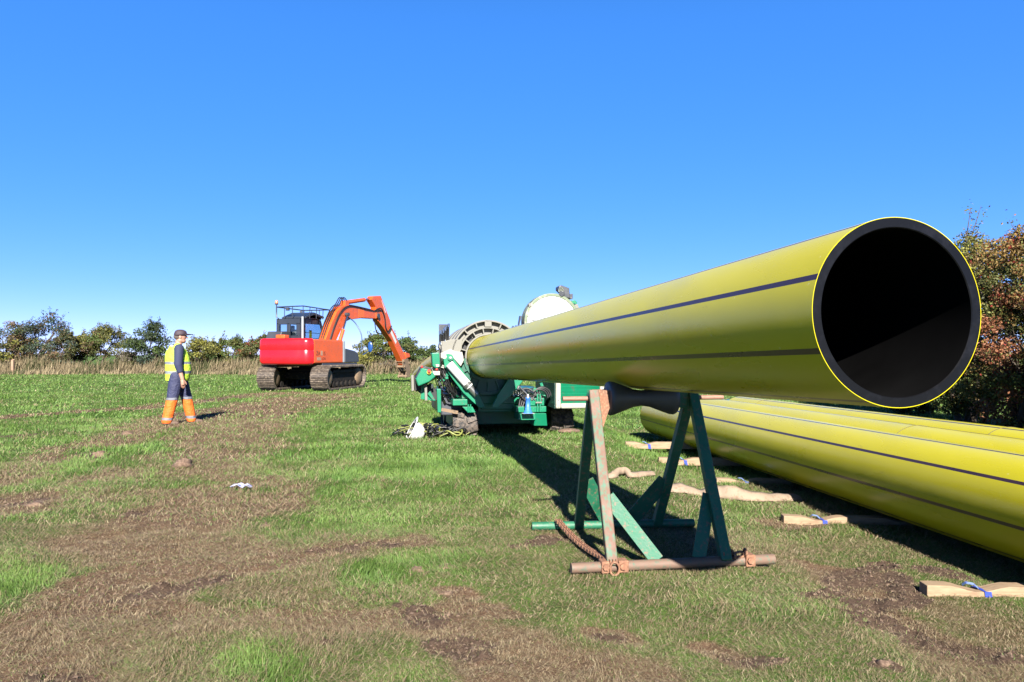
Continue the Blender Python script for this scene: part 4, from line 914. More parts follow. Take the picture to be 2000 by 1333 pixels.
M['darkgreenpanel'] = paint('dark_green_panel', (.03,.075,.06), .25, .3)
M['facergreen'] = paint('facer_pale_green', (.20,.25,.15), .5, .25, (.38,.36,.28), .3)
M['greyline'] = paint('grey_slot', (.34,.33,.31), .6, .1)
M['fadedred'] = paint('faded_red_print', (.75,.52,.47), .5, .1)
machine()
# ================================================================== EXCAVATOR
EO = Vector((-7.52, 28.3, 0)); EA_ = R(-17.0); UA = R(-10.0)
def excavator():
    t = thing('excavator', 'orange and red tracked excavator with a roof cage, parked on the grass', 'excavator', EO+Vector((0, 0, hz(EO.x, EO.y))), 0)
    def sub(o, a): o.rotation_euler = (0, 0, a); return o
    # undercarriage (its own heading)
    for sd in (-1, 1):
        cx = sd*1.03; mb = MB(); crawler(mb, 3.75, .86, .66, 46, .03, (cx, 0, .03), 0, 3, 0, .05); tr = sub(mb.build('track', M['tracksteel'], t), UA)
        tr.location = (-.06, 0, 0)
        mb = MB(); mb.box((cx, 0, .45), (.30, 2.75, .34)); mb.prism([(cx-.2,-1.2,.62),(cx-.2,1.2,.62),(cx-.2,1.0,.74),(cx-.2,-1.0,.74)], (.4, 0, 0)); mb.build('track_frame', M['darkfr'], tr, None, .02)
        for y in (-1.45, 1.45):
            mb = MB(); mb.lathe((cx-.24, y, .46), (1, 0, 0), [(0, 0), (0, .2), (.05, .34), (.1, .36), (.38, .36), (.43, .34), (.48, .2), (.48, 0)], 24); mb.build('track_wheel', M['muddy'], tr)
        for k in range(6): mb = MB(); mb.cyl((cx-.22, -1.0+k*.4, .2), (cx+.22, -1.0+k*.4, .2), .11, None, 14); mb.build('track_roller', M['darkfr'], tr)
        for k in range(2): mb = MB(); mb.cyl((cx-.2, -.6+k*1.2, .76), (cx+.2, -.6+k*1.2, .76), .06, None, 12); mb.build('carrier_roller', M['darkfr'], tr)
    mb = MB(); mb.box((0, 0, .60), (1.6, 1.3, .34)); mb.box((0, .55, .52), (1.9, .3, .26)); mb.box((0, -.55, .52), (1.9, .3, .26)); o = sub(mb.build('car_body', M['darkfr'], t, None, .03), UA)
    U = lambda mb, nm, m, par=None, bv=.012, bs=2: (lambda o: o)(sub2(mb.build(nm, m, par or t, None, bv, bs), par))
    def sub2(o, par):
        if par is None: o.rotation_euler = (0, 0, EA_)
        return o
    mb = MB(); mb.cyl((0, 0, .74), (0, 0, 1.0), .62, None, 32); mb.box((0, .2, .92), (1.8, 2.6, .10)); U(mb, 'slew_ring', M['darkfr'])
    # counterweight with a crease and rounded corners
    mb = MB(); xl, xr, yr, yf, rc = -1.2, 1.0, -2.14, -1.75, .30
    def outline(d):      # plan of the counterweight, drawn in by d: bowed rear face, round corners
        o = [(xl+d, yf)]
        for k in range(9): a = PI+PI/2*k/8; o.append((xl+rc+(rc-d)*math.cos(a), yr+.10+rc+(rc-d)*math.sin(a)))
        for k in range(1, 12): f = k/12; x = xl+rc+(xr-xl-2*rc)*f; o.append((x, yr+d+.10*(2*f-1)**2))
        for k in range(9): a = 1.5*PI+PI/2*k/8; o.append((xr-rc+(rc-d)*math.cos(a), yr+.10+rc+(rc-d)*math.sin(a)))
        return o+[(xr-d, yf)]
    lv = [(.93, .16), (.945, .10), (.975, .05), (1.02, .015), (1.08, 0), (1.44, 0), (1.458, .010), (1.468, .010), (1.486, 0), (1.76, .004), (1.83, .02), (1.875, .06), (1.89, .11)]
    vs = []; fs = []
    for z, d in lv: o_ = outline(d); nn = len(o_); vs += [(x, y, z) for x, y in o_]
    for i in range(len(lv)-1): fs += [(i*nn+k, i*nn+(k+1) % nn, (i+1)*nn+(k+1) % nn, (i+1)*nn+k) for k in range(nn)]
    mb.add(vs, fs, 0, True); mb.add(vs[:nn], [tuple(range(nn))[::-1]]); mb.add(vs[-nn:], [tuple(range(nn))]); cw = U(mb, 'counterweight', M['red'], None, 0)
    # body: right side house (orange), front tank, left house, deck hoods
    mb = MB(); mb.box2((.30, -1.74, .99), (1.0, .30, 1.86)); hs = U(mb, 'side_cover', M['orange'], None, .05, 3)
    mb = MB(); mb.box2((.32, .305, 1.0), (.995, .46, 1.84)); U(mb, 'grey_panel', M['greypanel'], None, .03)
    mb = MB(); mb.prism([(.3,.462,1.0),(.3,1.55,1.0),(.3,1.5,1.35),(.3,1.25,1.45),(.3,.462,1.55)], (.7, 0, 0)); U(mb, 'step_box', M['darkgrey'], None, .03)
    mb = MB(); mb.box2((-1.18, -1.15, .90), (.99, 1.4, .985)); U(mb, 'deck_frame', M['darkgrey'])
    mb = MB(); mb.box2((-1.19, -1.74, .99), (-.3, -.85, 1.86)); mb.box2((-.3, -1.74, .99), (.3, -.4, 1.80)); U(mb, 'engine_house', M['orange'], None, .03)
    mb = MB(); mb.prism([(-1.17,-1.55,1.88),(-1.17,-1.40,2.16),(-1.17,-.84,2.18),(-1.17,-.84,1.88)], (.62, 0, 0)); U(mb, 'hood', M['darkgrey'], None, .03)
    mb = MB(); mb.box((-.47, -1.5, 1.96), (.38, .3, .14)); U(mb, 'engine_bonnet', M['orange'], None, .03)
    mb = MB(); mb.tube([(.02, -.95, 1.8), (.02, -.95, 2.72)], .045, 12); U(mb, 'exhaust', M['greypanel'])
    # cab: posts, roof, glass
    x0, x1, y0, y1, zb, zt = -1.2, -.2, -.82, .86, 1.0, 2.66
    mb = MB(); mb.box2((x0, y0, zb), (x1, y1, 1.98)) if False else None
    mb.box2((x0, y0, zb), (x1, y0+.07, 2.02)); mb.box2((x1-.06, y0+.07, zb), (x1, y1, 1.84)); mb.box2((x0, y0+.07, zb), (x0+.06, y1, 1.75)); mb.box2((x0+.06, y1-.06, zb), (x1-.06, y1, 1.4)); mb.box2((x0+.06, y0+.07, zb), (x1-.06, y1-.06, 1.2))
    for x in (x0, (x0+x1)/2-.05, x1-.14): mb.box2((x, y0, 2.02), (x+.14 if x > x0+.1 else x+.1, y0+.07, 2.5))
    mb.box2((x0, y0, 2.44), (x1, y0+.07, zt)); 
    mb.box2((x1-.07, y0+.07, 1.84), (x1, y0+.42, zt)); mb.box2((x0, y0+.07, 1.75), (x0+.07, y0+.2, zt))
    for x in (x0, x1-.07): mb.prism([(x,y1-.07,1.4),(x,y1,1.4),(x,y1-.02,2.3),(x,y1-.16,2.62),(x,y1-.24,2.60),(x,y1-.10,2.28)], (.07, 0, 0))
    for x in (x0, x1-.07): mb.box2((x, y0+.07, 2.48), (x+.07, y1-.18, zt))
    mb.box2((x0+.07, y0+.07, 2.585), (x1-.07, y1-.14, zt-.004)); cab = U(mb, 'cab', M['cabdark'], None, .012)
    mb = MB(); mb.box2((x0+.1, y0+.02, 2.02), (x1-.14, y0+.035, 2.44)); U(mb, 'rear_window', M['glass'], cab, 0)
    mb = MB(); mb.box2((x1-.04, y0+.42, 1.84), (x1-.03, y1-.12, 2.48)); U(mb, 'side_window', M['glass'], cab, 0)
    mb = MB(); mb.prism([(x0+.08,y1-.05,1.4),(x0+.08,y1-.07,2.28),(x0+.08,y1-.2,2.57),(x0+.08,y1-.21,2.56),(x0+.08,y1-.085,2.27),(x0+.08,y1-.065,1.4)], (.84, 0, 0)); U(mb, 'windscreen', M['glass'], cab, 0)
    mb = MB(); mb.box((-.72, -.30, 1.62), (.5, .5, .14)); mb.box((-.72, -.52, 1.95), (.46, .12, .62), (R(-8), 0, 0)); mb.box((-.72, -.55, 2.32), (.26, .1, .18)); U(mb, 'seat', M['black'], cab, .04)
    mb = MB(); mb.box2((-.40, .15, 1.95), (-.385, .32, 2.25)); U(mb, 'yellow_tag', M['yellowtag'], cab, 0)
    mb = MB(); mb.tube([(x1-.02, -.4, 2.15), (x1-.02, .75, 2.13)], .012, 6); mb.tube([(x1-.02, -.4, 1.93), (x1-.02, .75, 1.93)], .012, 6); U(mb, 'grab_rails', M['cabdark'], cab, 0)
    # roof cage with beacon
    mb = MB(); r = .022; zt2 = 3.10; X0, X1, Y0, Y1 = -1.17, -.12, -.85, 1.0
    ring = [(X0, Y0, zt2), (X1+.1, Y0, zt2+.02), (X1+.1, Y1, zt2-.02), (X0, Y1, zt2-.02), (X0, Y0, zt2)]
    for a, b in zip(ring[:-1], ring[1:]): mb.tube([a, b], r, 8)
    mb.tube([(X0, Y0, zt2), (X0, Y0, 2.72), (X0+.1, Y0, 2.66)], r, 8); mb.tube([(X1+.1, Y1, zt2-.02), (X1+.1, Y1, 2.60), (X1-.05, Y1, 2.56)], r, 8)
    for f in (.25, .5, .75): mb.tube([(X1+.1, Y0+(Y1-Y0)*f, zt2), (X1+.08, Y0+(Y1-Y0)*f, 2.68)], .015, 6)
    for f in (.33, .66): mb.tube([(X0+(X1-X0)*f, Y0, zt2), (X0+(X1-X0)*f, Y0, 2.68)], .015, 6); mb.tube([(X0+(X1-X0)*f, Y1, zt2), (X0+(X1-X0)*f, Y1, 2.68)], .015, 6)
    mb.tube([(X0, Y1, zt2), (X0, Y1, 2.68)], .015, 6); mb.tube([(X1+.1, Y0, zt2), (X1+.1, Y0, 2.66)], .015, 6); cg = U(mb, 'roof_cage', M['cabdark'], None, 0)
    mb = MB(); mb.prism([(-1.08,-.6,2.74),(-1.08,0,2.93),(-1.08,.7,2.80),(-1.08,.7,2.72),(-1.08,0,2.83),(-1.08,-.6,2.68)], (1.0, 0, 0)); mb.box2((-1.05, -.7, 2.67), (-.2, .7, 2.72)); U(mb, 'roof_guard', M['cabdark'], None, .01)
    mb = MB(); mb.cyl((-.85, .3, 2.78), (-.85, .3, 3.02), .05); mb.box((-.72, -.8, 3.02), (.12, .1, .12)); U(mb, 'roof_lamp', M['darkgrey'], None, .008)
    mb = MB(); mb.tube([(X0, Y0, zt2), (X0, Y0, 3.2)], .02, 8); mb.cyl((X0, Y0, 3.19), (X0, Y0, 3.24), .06, None, 12); b0 = U(mb, 'beacon_mount', M['cabdark'], None, 0)
    mb = MB(); mb.lathe((X0, Y0, 3.235), (0, 0, 1), [(0, .055), (.02, .06), (.09, .055), (.12, .03), (.125, 0)], 16); U(mb, 'beacon', M['amber'], b0, 0)
    # ---- boom, stick, rams
    bx = .14; hw = .17
    def side(pts, w, nm, m, par=None, x=bx, bv=.02): mb = MB(); mb.prism([(x-w, y, z) for y, z in pts], (2*w, 0, 0)); return U(mb, nm, m, par, bv)
    boom = side([(.05,1.72),(.55,2.45),(1.0,3.0),(1.35,3.22),(1.75,3.33),(2.3,3.31),(3.2,3.26),(4.25,3.24),(4.52,3.14),(4.52,2.94),(4.3,2.88),(3.2,2.86),(2.05,2.74),(1.72,2.64),(1.33,2.28),(.95,1.84),(.7,1.60),(.25,1.45)], hw, 'boom', M['orange'])
    side([(4.28,3.24),(4.36,3.24),(4.36,2.89),(4.28,2.885)], hw+.012, 'boom_collar', M['orangeb'], boom)
    side([(2.75,3.24),(3.25,3.22),(3.25,2.88),(2.75,2.86)], hw+.006, 'boom_patch', M['orangeb'], boom, bx, .002)
    stick = side([(3.95,3.70),(4.15,3.86),(4.85,3.93),(5.02,3.72),(5.75,2.9),(5.9,2.55),(7.5,1.12),(7.55,.95),(7.2,.80),(6.0,1.92),(5.1,2.5),(4.6,2.8),(4.45,3.1),(4.35,3.4)], .14, 'stick', M['orange'])
    side([(5.72,2.33),(5.85,2.2),(6.35,1.72),(6.22,1.86)], .145, 'x', M['white']) if False else None
    mb = MB(); x = bx+.143
    mb.prism([(x,5.78,2.30),(x,5.90,2.42),(x,6.42,1.92),(x,6.30,1.80)], (.004, 0, 0)); U(mb, 'white_decal', M['white'], stick, 0); mb = MB(); mb.prism([(x,4.88,3.74),(x,4.98,3.66),(x,5.33,3.20),(x,5.24,3.20)], (.004, 0, 0)); U(mb, 'white_decal', M['white'], stick, 0)
    mb = MB(); mb.prism([(x,5.62,2.46),(x,5.74,2.56),(x,5.86,2.44),(x,5.74,2.34)], (.0042, 0, 0)); U(mb, 'yellow_decal', M['yellowp'], stick, 0)
    # arm ram on top of the boom
    mb = MB(); mb.tube([(bx, 1.85, 3.42), (bx, 3.55, 3.66)], .085, 16); mb.box((bx, 1.9, 3.40), (.24, .3, .2)); ar = U(mb, 'arm_ram', M['orange'], None, .01)
    mb = MB(); mb.tube([(bx, 3.5, 3.65), (bx, 4.2, 3.76)], .04, 12); U(mb, 'ram_rod', M['chrome'], ar, 0)
    # boom lift rams
    for sx in (-1, 1):
        mb = MB(); mb.tube([(bx+sx*.26, .95, 1.62), (bx+sx*.26, 1.34, 2.30)], .075, 14); br = U(mb, 'boom_ram', M['orange'], None, 0)
        mb = MB(); mb.tube([(bx+sx*.26, 1.30, 2.25), (bx+sx*.26, 1.68, 2.93)], .038, 12); U(mb, 'ram_rod', M['chrome'], br, 0)
    mb = MB(); mb.cyl((bx-.33, 1.68, 2.93), (bx+.33, 1.68, 2.93), .075, None, 14); U(mb, 'pin', M['darkgrey'], None, 0); mb = MB(); mb.cyl((bx-.22, 4.5, 3.02), (bx+.22, 4.5, 3.02), .11, None, 18); U(mb, 'pin', M['darkgrey'], None, 0)
    # bucket ram and link on the front of the stick, linkage and grab
    mb = MB(); mb.tube([(bx, 5.35, 3.1), (bx, 6.6, 2.12)], .065, 12); rr_ = U(mb, 'bucket_ram', M['orange'], None, 0)
    mb = MB(); mb.tube([(bx, 6.5, 2.2), (bx, 7.45, 1.36)], .035, 10); U(mb, 'ram_rod', M['chrome'], rr_, 0)
    mb = MB(); mb.prism([(bx-.16,7.35,1.42),(bx-.16,7.8,1.36),(bx-.16,7.9,1.2),(bx-.16,7.4,1.12)], (.32, 0, 0)); U(mb, 'bucket_link', M['orange'], None, .02)
    mb = MB()
    for sx in (-1, 1): mb.prism([(bx+sx*.2,6.95,1.08),(bx+sx*.2,7.55,1.12),(bx+sx*.2,7.85,.62),(bx+sx*.2,7.75,.22),(bx+sx*.2,7.25,.20),(bx+sx*.2,7.35,.48),(bx+sx*.2,7.0,.70)], (-sx*.04, 0, 0))
    for y, z in ((7.05, 1.0), (7.15, .74), (7.65, .9), (7.35, .28)): mb.cyl((bx-.24, y, z), (bx+.24, y, z), .06, None, 10)
    mb.box((bx, 7.3, .86), (.34, .4, .05), (R(-12), 0, 0)); mb.box((bx, 7.6, .38), (.34, .05, .3)); U(mb, 'coupler', M['muddy'], None, .012)
    # hoses over boom and stick
    mb = MB()
    def hose(pts, r=.02):
        P = [Vector(p) for p in pts]; out = []
        for i in range(len(P)-1):
            for k in range(6):
                f = k/6; a, b, c, e = P[max(i-1, 0)], P[i], P[i+1], P[min(i+2, len(P)-1)]
                out.append(.5*((2*b)+(c-a)*f+(2*a-5*b+4*c-e)*f*f+(3*b-a-3*c+e)*f**3))
        mb.tube(out+[P[-1]], r, 7)
    for dx in (-.12, -.03, .06): hose([(bx+dx, .1, 1.82), (bx+dx, .6, 2.62), (bx+dx, 1.05, 3.14), (bx+dx, 1.4, 3.34), (bx+dx, 1.7, 3.62), (bx+dx, 2.0, 3.5)], .022)
    for dx in (.17, .2): hose([(bx+dx, .35, 1.7), (bx+dx, .8, 2.45), (bx+dx, 1.3, 3.02), (bx+dx, 2.0, 3.30), (bx+dx, 3.4, 3.24), (bx+dx, 4.3, 3.22)], .018)
    for dx in (-.05, .05): hose([(bx+dx, 1.9, 3.36), (bx+dx, 3.0, 3.33), (bx+dx, 4.2, 3.26)], .02)
    hose([(bx+.19, 4.2, 3.24), (bx+.2, 4.75, 3.35), (bx+.2, 5.1, 2.95), (bx+.19, 5.2, 2.55), (bx+.19, 5.45, 2.36), (bx+.18, 5.8, 2.62)], .03); hose([(bx+.1, 4.3, 2.84), (bx+.1, 4.5, 2.3), (bx+.1, 5.0, 2.25)], .022)
    hose([(bx+.3, 1.7, 2.9), (bx+.32, 2.5, 2.75), (bx+.34, 3.2, 2.2), (bx+.34, 3.4, 1.6), (bx+.3, 3.42, 1.1)], .025) if False else None
    U(mb, 'hoses', M['black'], None, 0)
    # mirror on its long curved stalk at the right front corner
    mb = MB(); 
    hose([(1.05, 1.45, 1.40), (1.06, 1.42, 1.9), (1.0, 1.2, 2.4), (.75, .75, 2.78), (.5, .55, 2.75)], .02) if False else None
    hose([(.34, 1.72, 2.85), (.5, 2.1, 2.62), (.8, 2.1, 2.1), (.98, 1.75, 1.5), (1.0, 1.6, 1.36)], .022)
    ms = U(mb, 'mirror_stalk', M['bluegrey'], None, 0)
    mb = MB(); mb.sphere((1.12, 2.25, 1.62), (.11, .05, .22), 16, 12); mb.tube([(1.12, 2.25, 1.5), (1.08, 1.7, 1.3)], .015, 6); U(mb, 'mirror', M['mirrorblue'], ms, 0)
    # worn model lettering on the side cover
    def text(s, size, y, z, nm, m):
        cu = bpy.data.curves.new('lettering', 'FONT'); cu.body = s; cu.size = size; cu.extrude = .001; o = bpy.data.objects.new('lettering', cu); COL.objects.link(o)
        dg = bpy.context.evaluated_depsgraph_get(); me = bpy.data.meshes.new_from_object(o.evaluated_get(dg)); bpy.data.objects.remove(o)
        q = bpy.data.objects.new(nm, me); me.materials.clear(); me.materials.append(m); COL.objects.link(q); q.parent = hs
        q.location = (1.002, y, z); q.rotation_euler = (PI/2, 0, PI/2); return q
    text('ZA', .20, -1.60, 1.28, 'lettering', M['black']); text('IS', .20, -1.12, 1.28, 'lettering', M['black']); text('LCN', .13, -1.22, 1.11, 'lettering', M['black'])
    mb = MB(); mb.box((1.0035, -1.24, 1.36), (.003, .13, .17)); mb.box((1.0035, -1.42, 1.15), (.003, .26, .11)); U(mb, 'worn_patch', M['wornpatch'], hs, 0)
M['darkfr'] = paint('dirty_dark_frame', (.016,.013,.012), .85, .4, (.09,.062,.042), .2, spec=.2)
M['greypanel'] = paint('pale_grey_paint', (.36,.39,.42), .45, .15)
M['cabdark'] = paint('cab_charcoal', (.035,.042,.06), .35, .2)
M['orangeb'] = paint('orange_touch_up', (.9,.16,.012), .4, .1)
M['amber'] = paint('amber_lens', (.85,.28,.10), .2, .1)
M['yellowtag'] = paint('yellow_tag', (.55,.43,.03), .5, .1)
M['bluegrey'] = paint('blue_grey_hose', (.07,.11,.15), .4, .1)
M['mirrorblue'] = paint('blue_mirror_back', (.02,.08,.28), .25, .15)
M['wornpatch'] = paint('worn_off_paint', (.50,.30,.20), .6, .15)
excavator()
# ================================================================== MAN
def remesh(mb, name, mat, voxel, parent, smooth=6, factor=.5):
    o = mb.build(name, mat, None); r = o.modifiers.new('r', 'REMESH'); r.mode = 'VOXEL'; r.voxel_size = voxel; r.use_smooth_shade = True
    s = o.modifiers.new('s', 'SMOOTH'); s.iterations = smooth; s.factor = factor
    dg = bpy.context.evaluated_depsgraph_get(); me = bpy.data.meshes.new_from_object(o.evaluated_get(dg)); bpy.data.objects.remove(o)
    me.name = name; me.materials.clear(); me.materials.append(mat); me.polygons.foreach_set('use_smooth', [True]*len(me.polygons))
    q = bpy.data.objects.new(name, me); COL.objects.link(q); q.parent = parent; return q
def limb(mb, pts, rad):
    for (a, b, r0, r1) in zip(pts[:-1], pts[1:], rad[:-1], rad[1:]):
        a = Vector(a); b = Vector(b); n = 6; path = []; rr = []
        mb.tube([a.lerp(b, i/n) for i in range(n+1)], [r0+(r1-r0)*i/n for i in range(n+1)], 14)
        mb.sphere(a, r0*1.0, 14, 9); mb.sphere(b, r1*1.0, 14, 9)
def loft(mb, rings, seg=28):
    """rings: (cx, cy, z, rx, ry)"""
    vs = []
    for cx, cy, z, rx, ry in rings: vs += [(cx+rx*math.cos(2*PI*k/seg), cy+ry*math.sin(2*PI*k/seg), z) for k in range(seg)]
    n = len(rings); mb.add(vs, [(i*seg+k, i*seg+(k+1) % seg, (i+1)*seg+(k+1) % seg, (i+1)*seg+k) for i in range(n-1) for k in range(seg)]+[tuple(range(seg))[::-1], tuple(range((n-1)*seg, n*seg))], 0, True)
def zmat(name, bands, rough=.75):
    """cloth coloured by height on the garment: list of (upper z, colour)"""
    m, n, l, p = newmat(name); tc = n.new('ShaderNodeTexCoord'); s = n.new('ShaderNodeSeparateXYZ'); l.new(tc.outputs['Object'], s.inputs[0])
    t = link_noise(n, l, 9, 4); ma = n.new('ShaderNodeMath'); ma.operation = 'MULTIPLY_ADD'; l.new(t.outputs['Fac'], ma.inputs[0]); ma.inputs[1].default_value = .03; ma.inputs[2].default_value = -.015
    ad = n.new('ShaderNodeMath'); ad.operation = 'ADD'; l.new(s.outputs[2], ad.inputs[0]); l.new(ma.outputs[0], ad.inputs[1])
    half = n.new('ShaderNodeMath'); half.operation = 'MULTIPLY'; half.inputs[1].default_value = .5; l.new(ad.outputs[0], half.inputs[0])
    r = n.new('ShaderNodeValToRGB'); r.color_ramp.interpolation = 'CONSTANT'; e = r.color_ramp.elements; e[0].position = 0; e[0].color = (*bands[0][1], 1); e[1].position = bands[0][0]/2; e[1].color = (*bands[1][1], 1)
    for i in range(1, len(bands)-1): q = e.new(bands[i][0]/2); q.color = (*bands[i+1][1], 1)
    l.new(half.outputs[0], r.inputs['Fac']); v = mixc(n, l, ramp(n, l, t.outputs['Fac'], .3, .7).outputs['Color'], (.8,.8,.8), (1,1,1)); l.new(mixc(n, l, 1.0, r.outputs['Color'], v, 'MULTIPLY'), p.inputs['Base Color'])
    p.inputs['Roughness'].default_value = rough; t2 = link_noise(n, l, 13, 5); bump(n, l, p, t2.outputs['Fac'], .8, .04); return m
def man():
    p = G(349, 828); t = thing('person', 'man walking in a yellow hi-vis vest, orange and navy trousers and a dark cap', 'person', p, R(30))
    skin = paint('skin', (.55,.29,.20), .5, .1)
    LIME = (.55,.80,.05); SIL = (.20,.21,.245); NAVY = (.025,.030,.085); ORG = (.82,.15,.008); DK = (.03,.03,.05)
    Rh, Rk, Ra = (-.05, -.10, .93), (-.12, -.115, .50), (-.215, -.115, .09); Lh, Lk, La = (.02, .10, .93), (.15, .10, .50), (.235, .10, .09)
    Rs, Re, Rw = (-.015, -.20, 1.44), (-.035, -.262, 1.14), (.035, -.275, .875); Ls, Le, Lw = (.0, .215, 1.44), (.03, .27, 1.14), (.09, .27, .88)
    # body
    b = MB(); loft(b, [(-.02, 0, .86, .13, .16), (-.02, 0, 1.0, .14, .17), (.0, 0, 1.15, .14, .16), (-.01, 0, 1.3, .13, .18), (-.02, 0, 1.42, .11, .19), (-.02, 0, 1.49, .07, .10)])
    limb(b, [(-.02, 0, 1.46), (.015, 0, 1.60)], [.066, .062])
    b.sphere((.035, 0, 1.675), (.098, .076, .112), 22, 16); limb(b, [(.06, 0, 1.60), (.085, 0, 1.585)], [.055, .042]); limb(b, [(.02, -.03, 1.60), (.07, -.02, 1.59)], [.05, .04]); limb(b, [(.02, .03, 1.60), (.07, .02, 1.59)], [.05, .04])
    limb(b, [(.125, 0, 1.685), (.148, 0, 1.652)], [.012, .019]); limb(b, [(.118, -.02, 1.612), (.118, .02, 1.612)], [.014, .014]); limb(b, [(.112, -.035, 1.70), (.112, .035, 1.70)], [.017, .017]); b.sphere((.105, 0, 1.578), (.022, .026, .02))
    for sy in (-1, 1): b.sphere((.02, sy*.078, 1.665), (.026, .012, .036))
    limb(b, [Rh, Rk, Ra], [.095, .062, .045]); limb(b, [Lh, Lk, La], [.095, .062, .045]); limb(b, [Rs, Re, Rw], [.062, .047, .034]); limb(b, [Ls, Le, Lw], [.062, .047, .034])
    for (w_, sy) in ((Rw, -1), (Lw, 1)):
        w = Vector(w_); d = Vector((.10, 0, -1)).normalized(); f = Vector((1, 0, .1)).normalized()
        limb(b, [w, w+d*.05, w+d*.095], [.030, .036, .034]); limb(b, [w+d*.04+f*.016, w+d*.095+f*.02], [.022, .020]); limb(b, [w+d*.04-f*.014, w+d*.095-f*.018], [.022, .020])
        for k, (o_, L) in enumerate(((.030, .075), (.011, .085), (-.009, .08), (-.028, .062))):
            a = w+d*.098+f*o_; c = a+d*L*.5+Vector((0, -sy*.012, 0)); e = c+d*L*.42+Vector((0, -sy*.026, 0)); limb(b, [a, c, e], [.0105, .0095, .008])
        a = w+d*.035+f*.03; c = a+d*.04+f*.024+Vector((0, -sy*.008, 0)); e = c+d*.035+f*.006+Vector((0, -sy*.008, 0)); limb(b, [a, c, e], [.015, .012, .010])
    remesh(b, 'body', skin, .006, t, 4)
    e = MB()
    for sy in (-1, 1): e.sphere((.122, sy*.034, 1.678), .011, 10, 8)
    e.build('eyes', M['black'], t)
    # hair at the nape, cap
    h = MB(); h.sphere((.005, 0, 1.672), (.094, .079, .075), 20, 12); h.build('hair', paint('grey_brown_hair', (.12,.09,.075), .8, .3), t)
    c = MB(); n = 28; prof = [(1.688, 1.0), (1.72, 1.02), (1.755, .95), (1.785, .76), (1.802, .42), (1.806, .01)]
    vs = []
    for z, s in prof: vs += [(.03+.113*s*math.cos(2*PI*k/n), .091*s*math.sin(2*PI*k/n), z+.012*math.cos(2*PI*k/n)*(s > .9)) for k in range(n)]
    c.add(vs, [(i*n+k, i*n+(k+1) % n, (i+1)*n+(k+1) % n, (i+1)*n+k) for i in range(5) for k in range(n)], 0, True); cap = c.build('cap', paint('dark_maroon_cap', (.05,.028,.04), .7, .25), t)
    cs = cap.modifiers.new('t', 'SOLIDIFY'); cs.thickness = .006
    c = MB(); vs = []; 
    for i in range(13):
        a = -1.15+2.3*i/12; r0 = .10; vs += [(.03+.108*math.cos(a), .088*math.sin(a), 1.70), (.03+.108*math.cos(a)+.118*math.cos(a*.8)*max(.0, math.cos(a))**.35, .092*math.sin(a), 1.722-.012*math.cos(a)+.008)]
    c.add(vs, [(2*i, 2*i+1, 2*i+3, 2*i+2) for i in range(12)], 0, True); bm_ = c.build('cap_peak', paint('dark_cap_peak', (.045,.022,.03), .6, .2), cap); bm_.modifiers.new('t', 'SOLIDIFY').thickness = .007
    # navy jumper
    j = MB(); loft(j, [(-.02, 0, .92, .165, .185), (.0, 0, 1.05, .175, .19), (.005, 0, 1.18, .172, .19), (-.01, 0, 1.32, .155, .20), (-.03, 0, 1.44, .12, .19), (-.03, 0, 1.50, .085, .11), (-.02, 0, 1.535, .072, .078)])
    el = lambda a, b, f: tuple(a[i]+(b[i]-a[i])*f for i in range(3))
    limb(j, [Rs, Re, el(Re, Rw, .42)], [.088, .074, .060]); limb(j, [Ls, Le, el(Le, Lw, .42)], [.092, .076, .062]); remesh(j, 'jumper', paint('navy_jumper', (.024,.032,.09), .85, .2, bmp=.5, bs=30), .010, t, 5)
    # vest
    v = MB(); loft(v, [(-.025, 0, .835, .205, .205), (-.02, 0, .90, .215, .21), (-.005, 0, 1.03, .23, .215), (-.01, 0, 1.14, .228, .212), (-.025, 0, 1.27, .215, .205), (-.035, 0, 1.38, .19, .19), (-.035, 0, 1.45, .14, .165), (-.04, 0, 1.505, .115, .135)])
    remesh(v, 'vest', zmat('hi_vis_vest', [(.965, LIME), (1.02, SIL), (1.145, LIME), (1.195, SIL), (1.48, LIME), (2, (.60,.66,.30))]), .010, t, 5)
    v = MB(); 
    for sy in (-1, 1): limb(v, [(-.03, sy*.10, 1.50), (.05, sy*.095, 1.44)], [.05, .04]); limb(v, [(-.03, sy*.10, 1.50), (-.11, sy*.10, 1.44)], [.05, .04])
    remesh(v, 'vest_shoulders', zmat('hi_vis_shoulder', [(1.0, LIME), (2, LIME)]), .010, t, 4)
    # trousers
    tr = MB(); loft(tr, [(-.03, 0, .80, .15, .17), (-.03, 0, .9, .175, .19), (-.025, 0, 1.0, .18, .195)])
    limb(tr, [Rh, Rk, Ra], [.130, .104, .092]); limb(tr, [Lh, Lk, La], [.130, .102, .088]); remesh(tr, 'trousers', zmat('work_trousers', [(.04, DK), (.105, ORG), (.15, SIL), (.47, ORG), (.48, DK), (.52, SIL), (2, NAVY)]), .010, t, 4)
    # boots
    bt = paint('brown_boots', (.16,.10,.07), .7, .3)
    for (a, yaw) in ((Ra, 0), (La, 0)):
        o = MB(); limb(o, [(a[0]-.03, a[1], .05), (a[0]+.09, a[1], .045), (a[0]+.17, a[1], .038)], [.052, .050, .042]); limb(o, [(a[0], a[1], .15), (a[0]-.02, a[1], .06)], [.055, .058]); q = remesh(o, 'boot', bt, .010, t, 3)
man()
EXPO = 2.0; ALB = .68
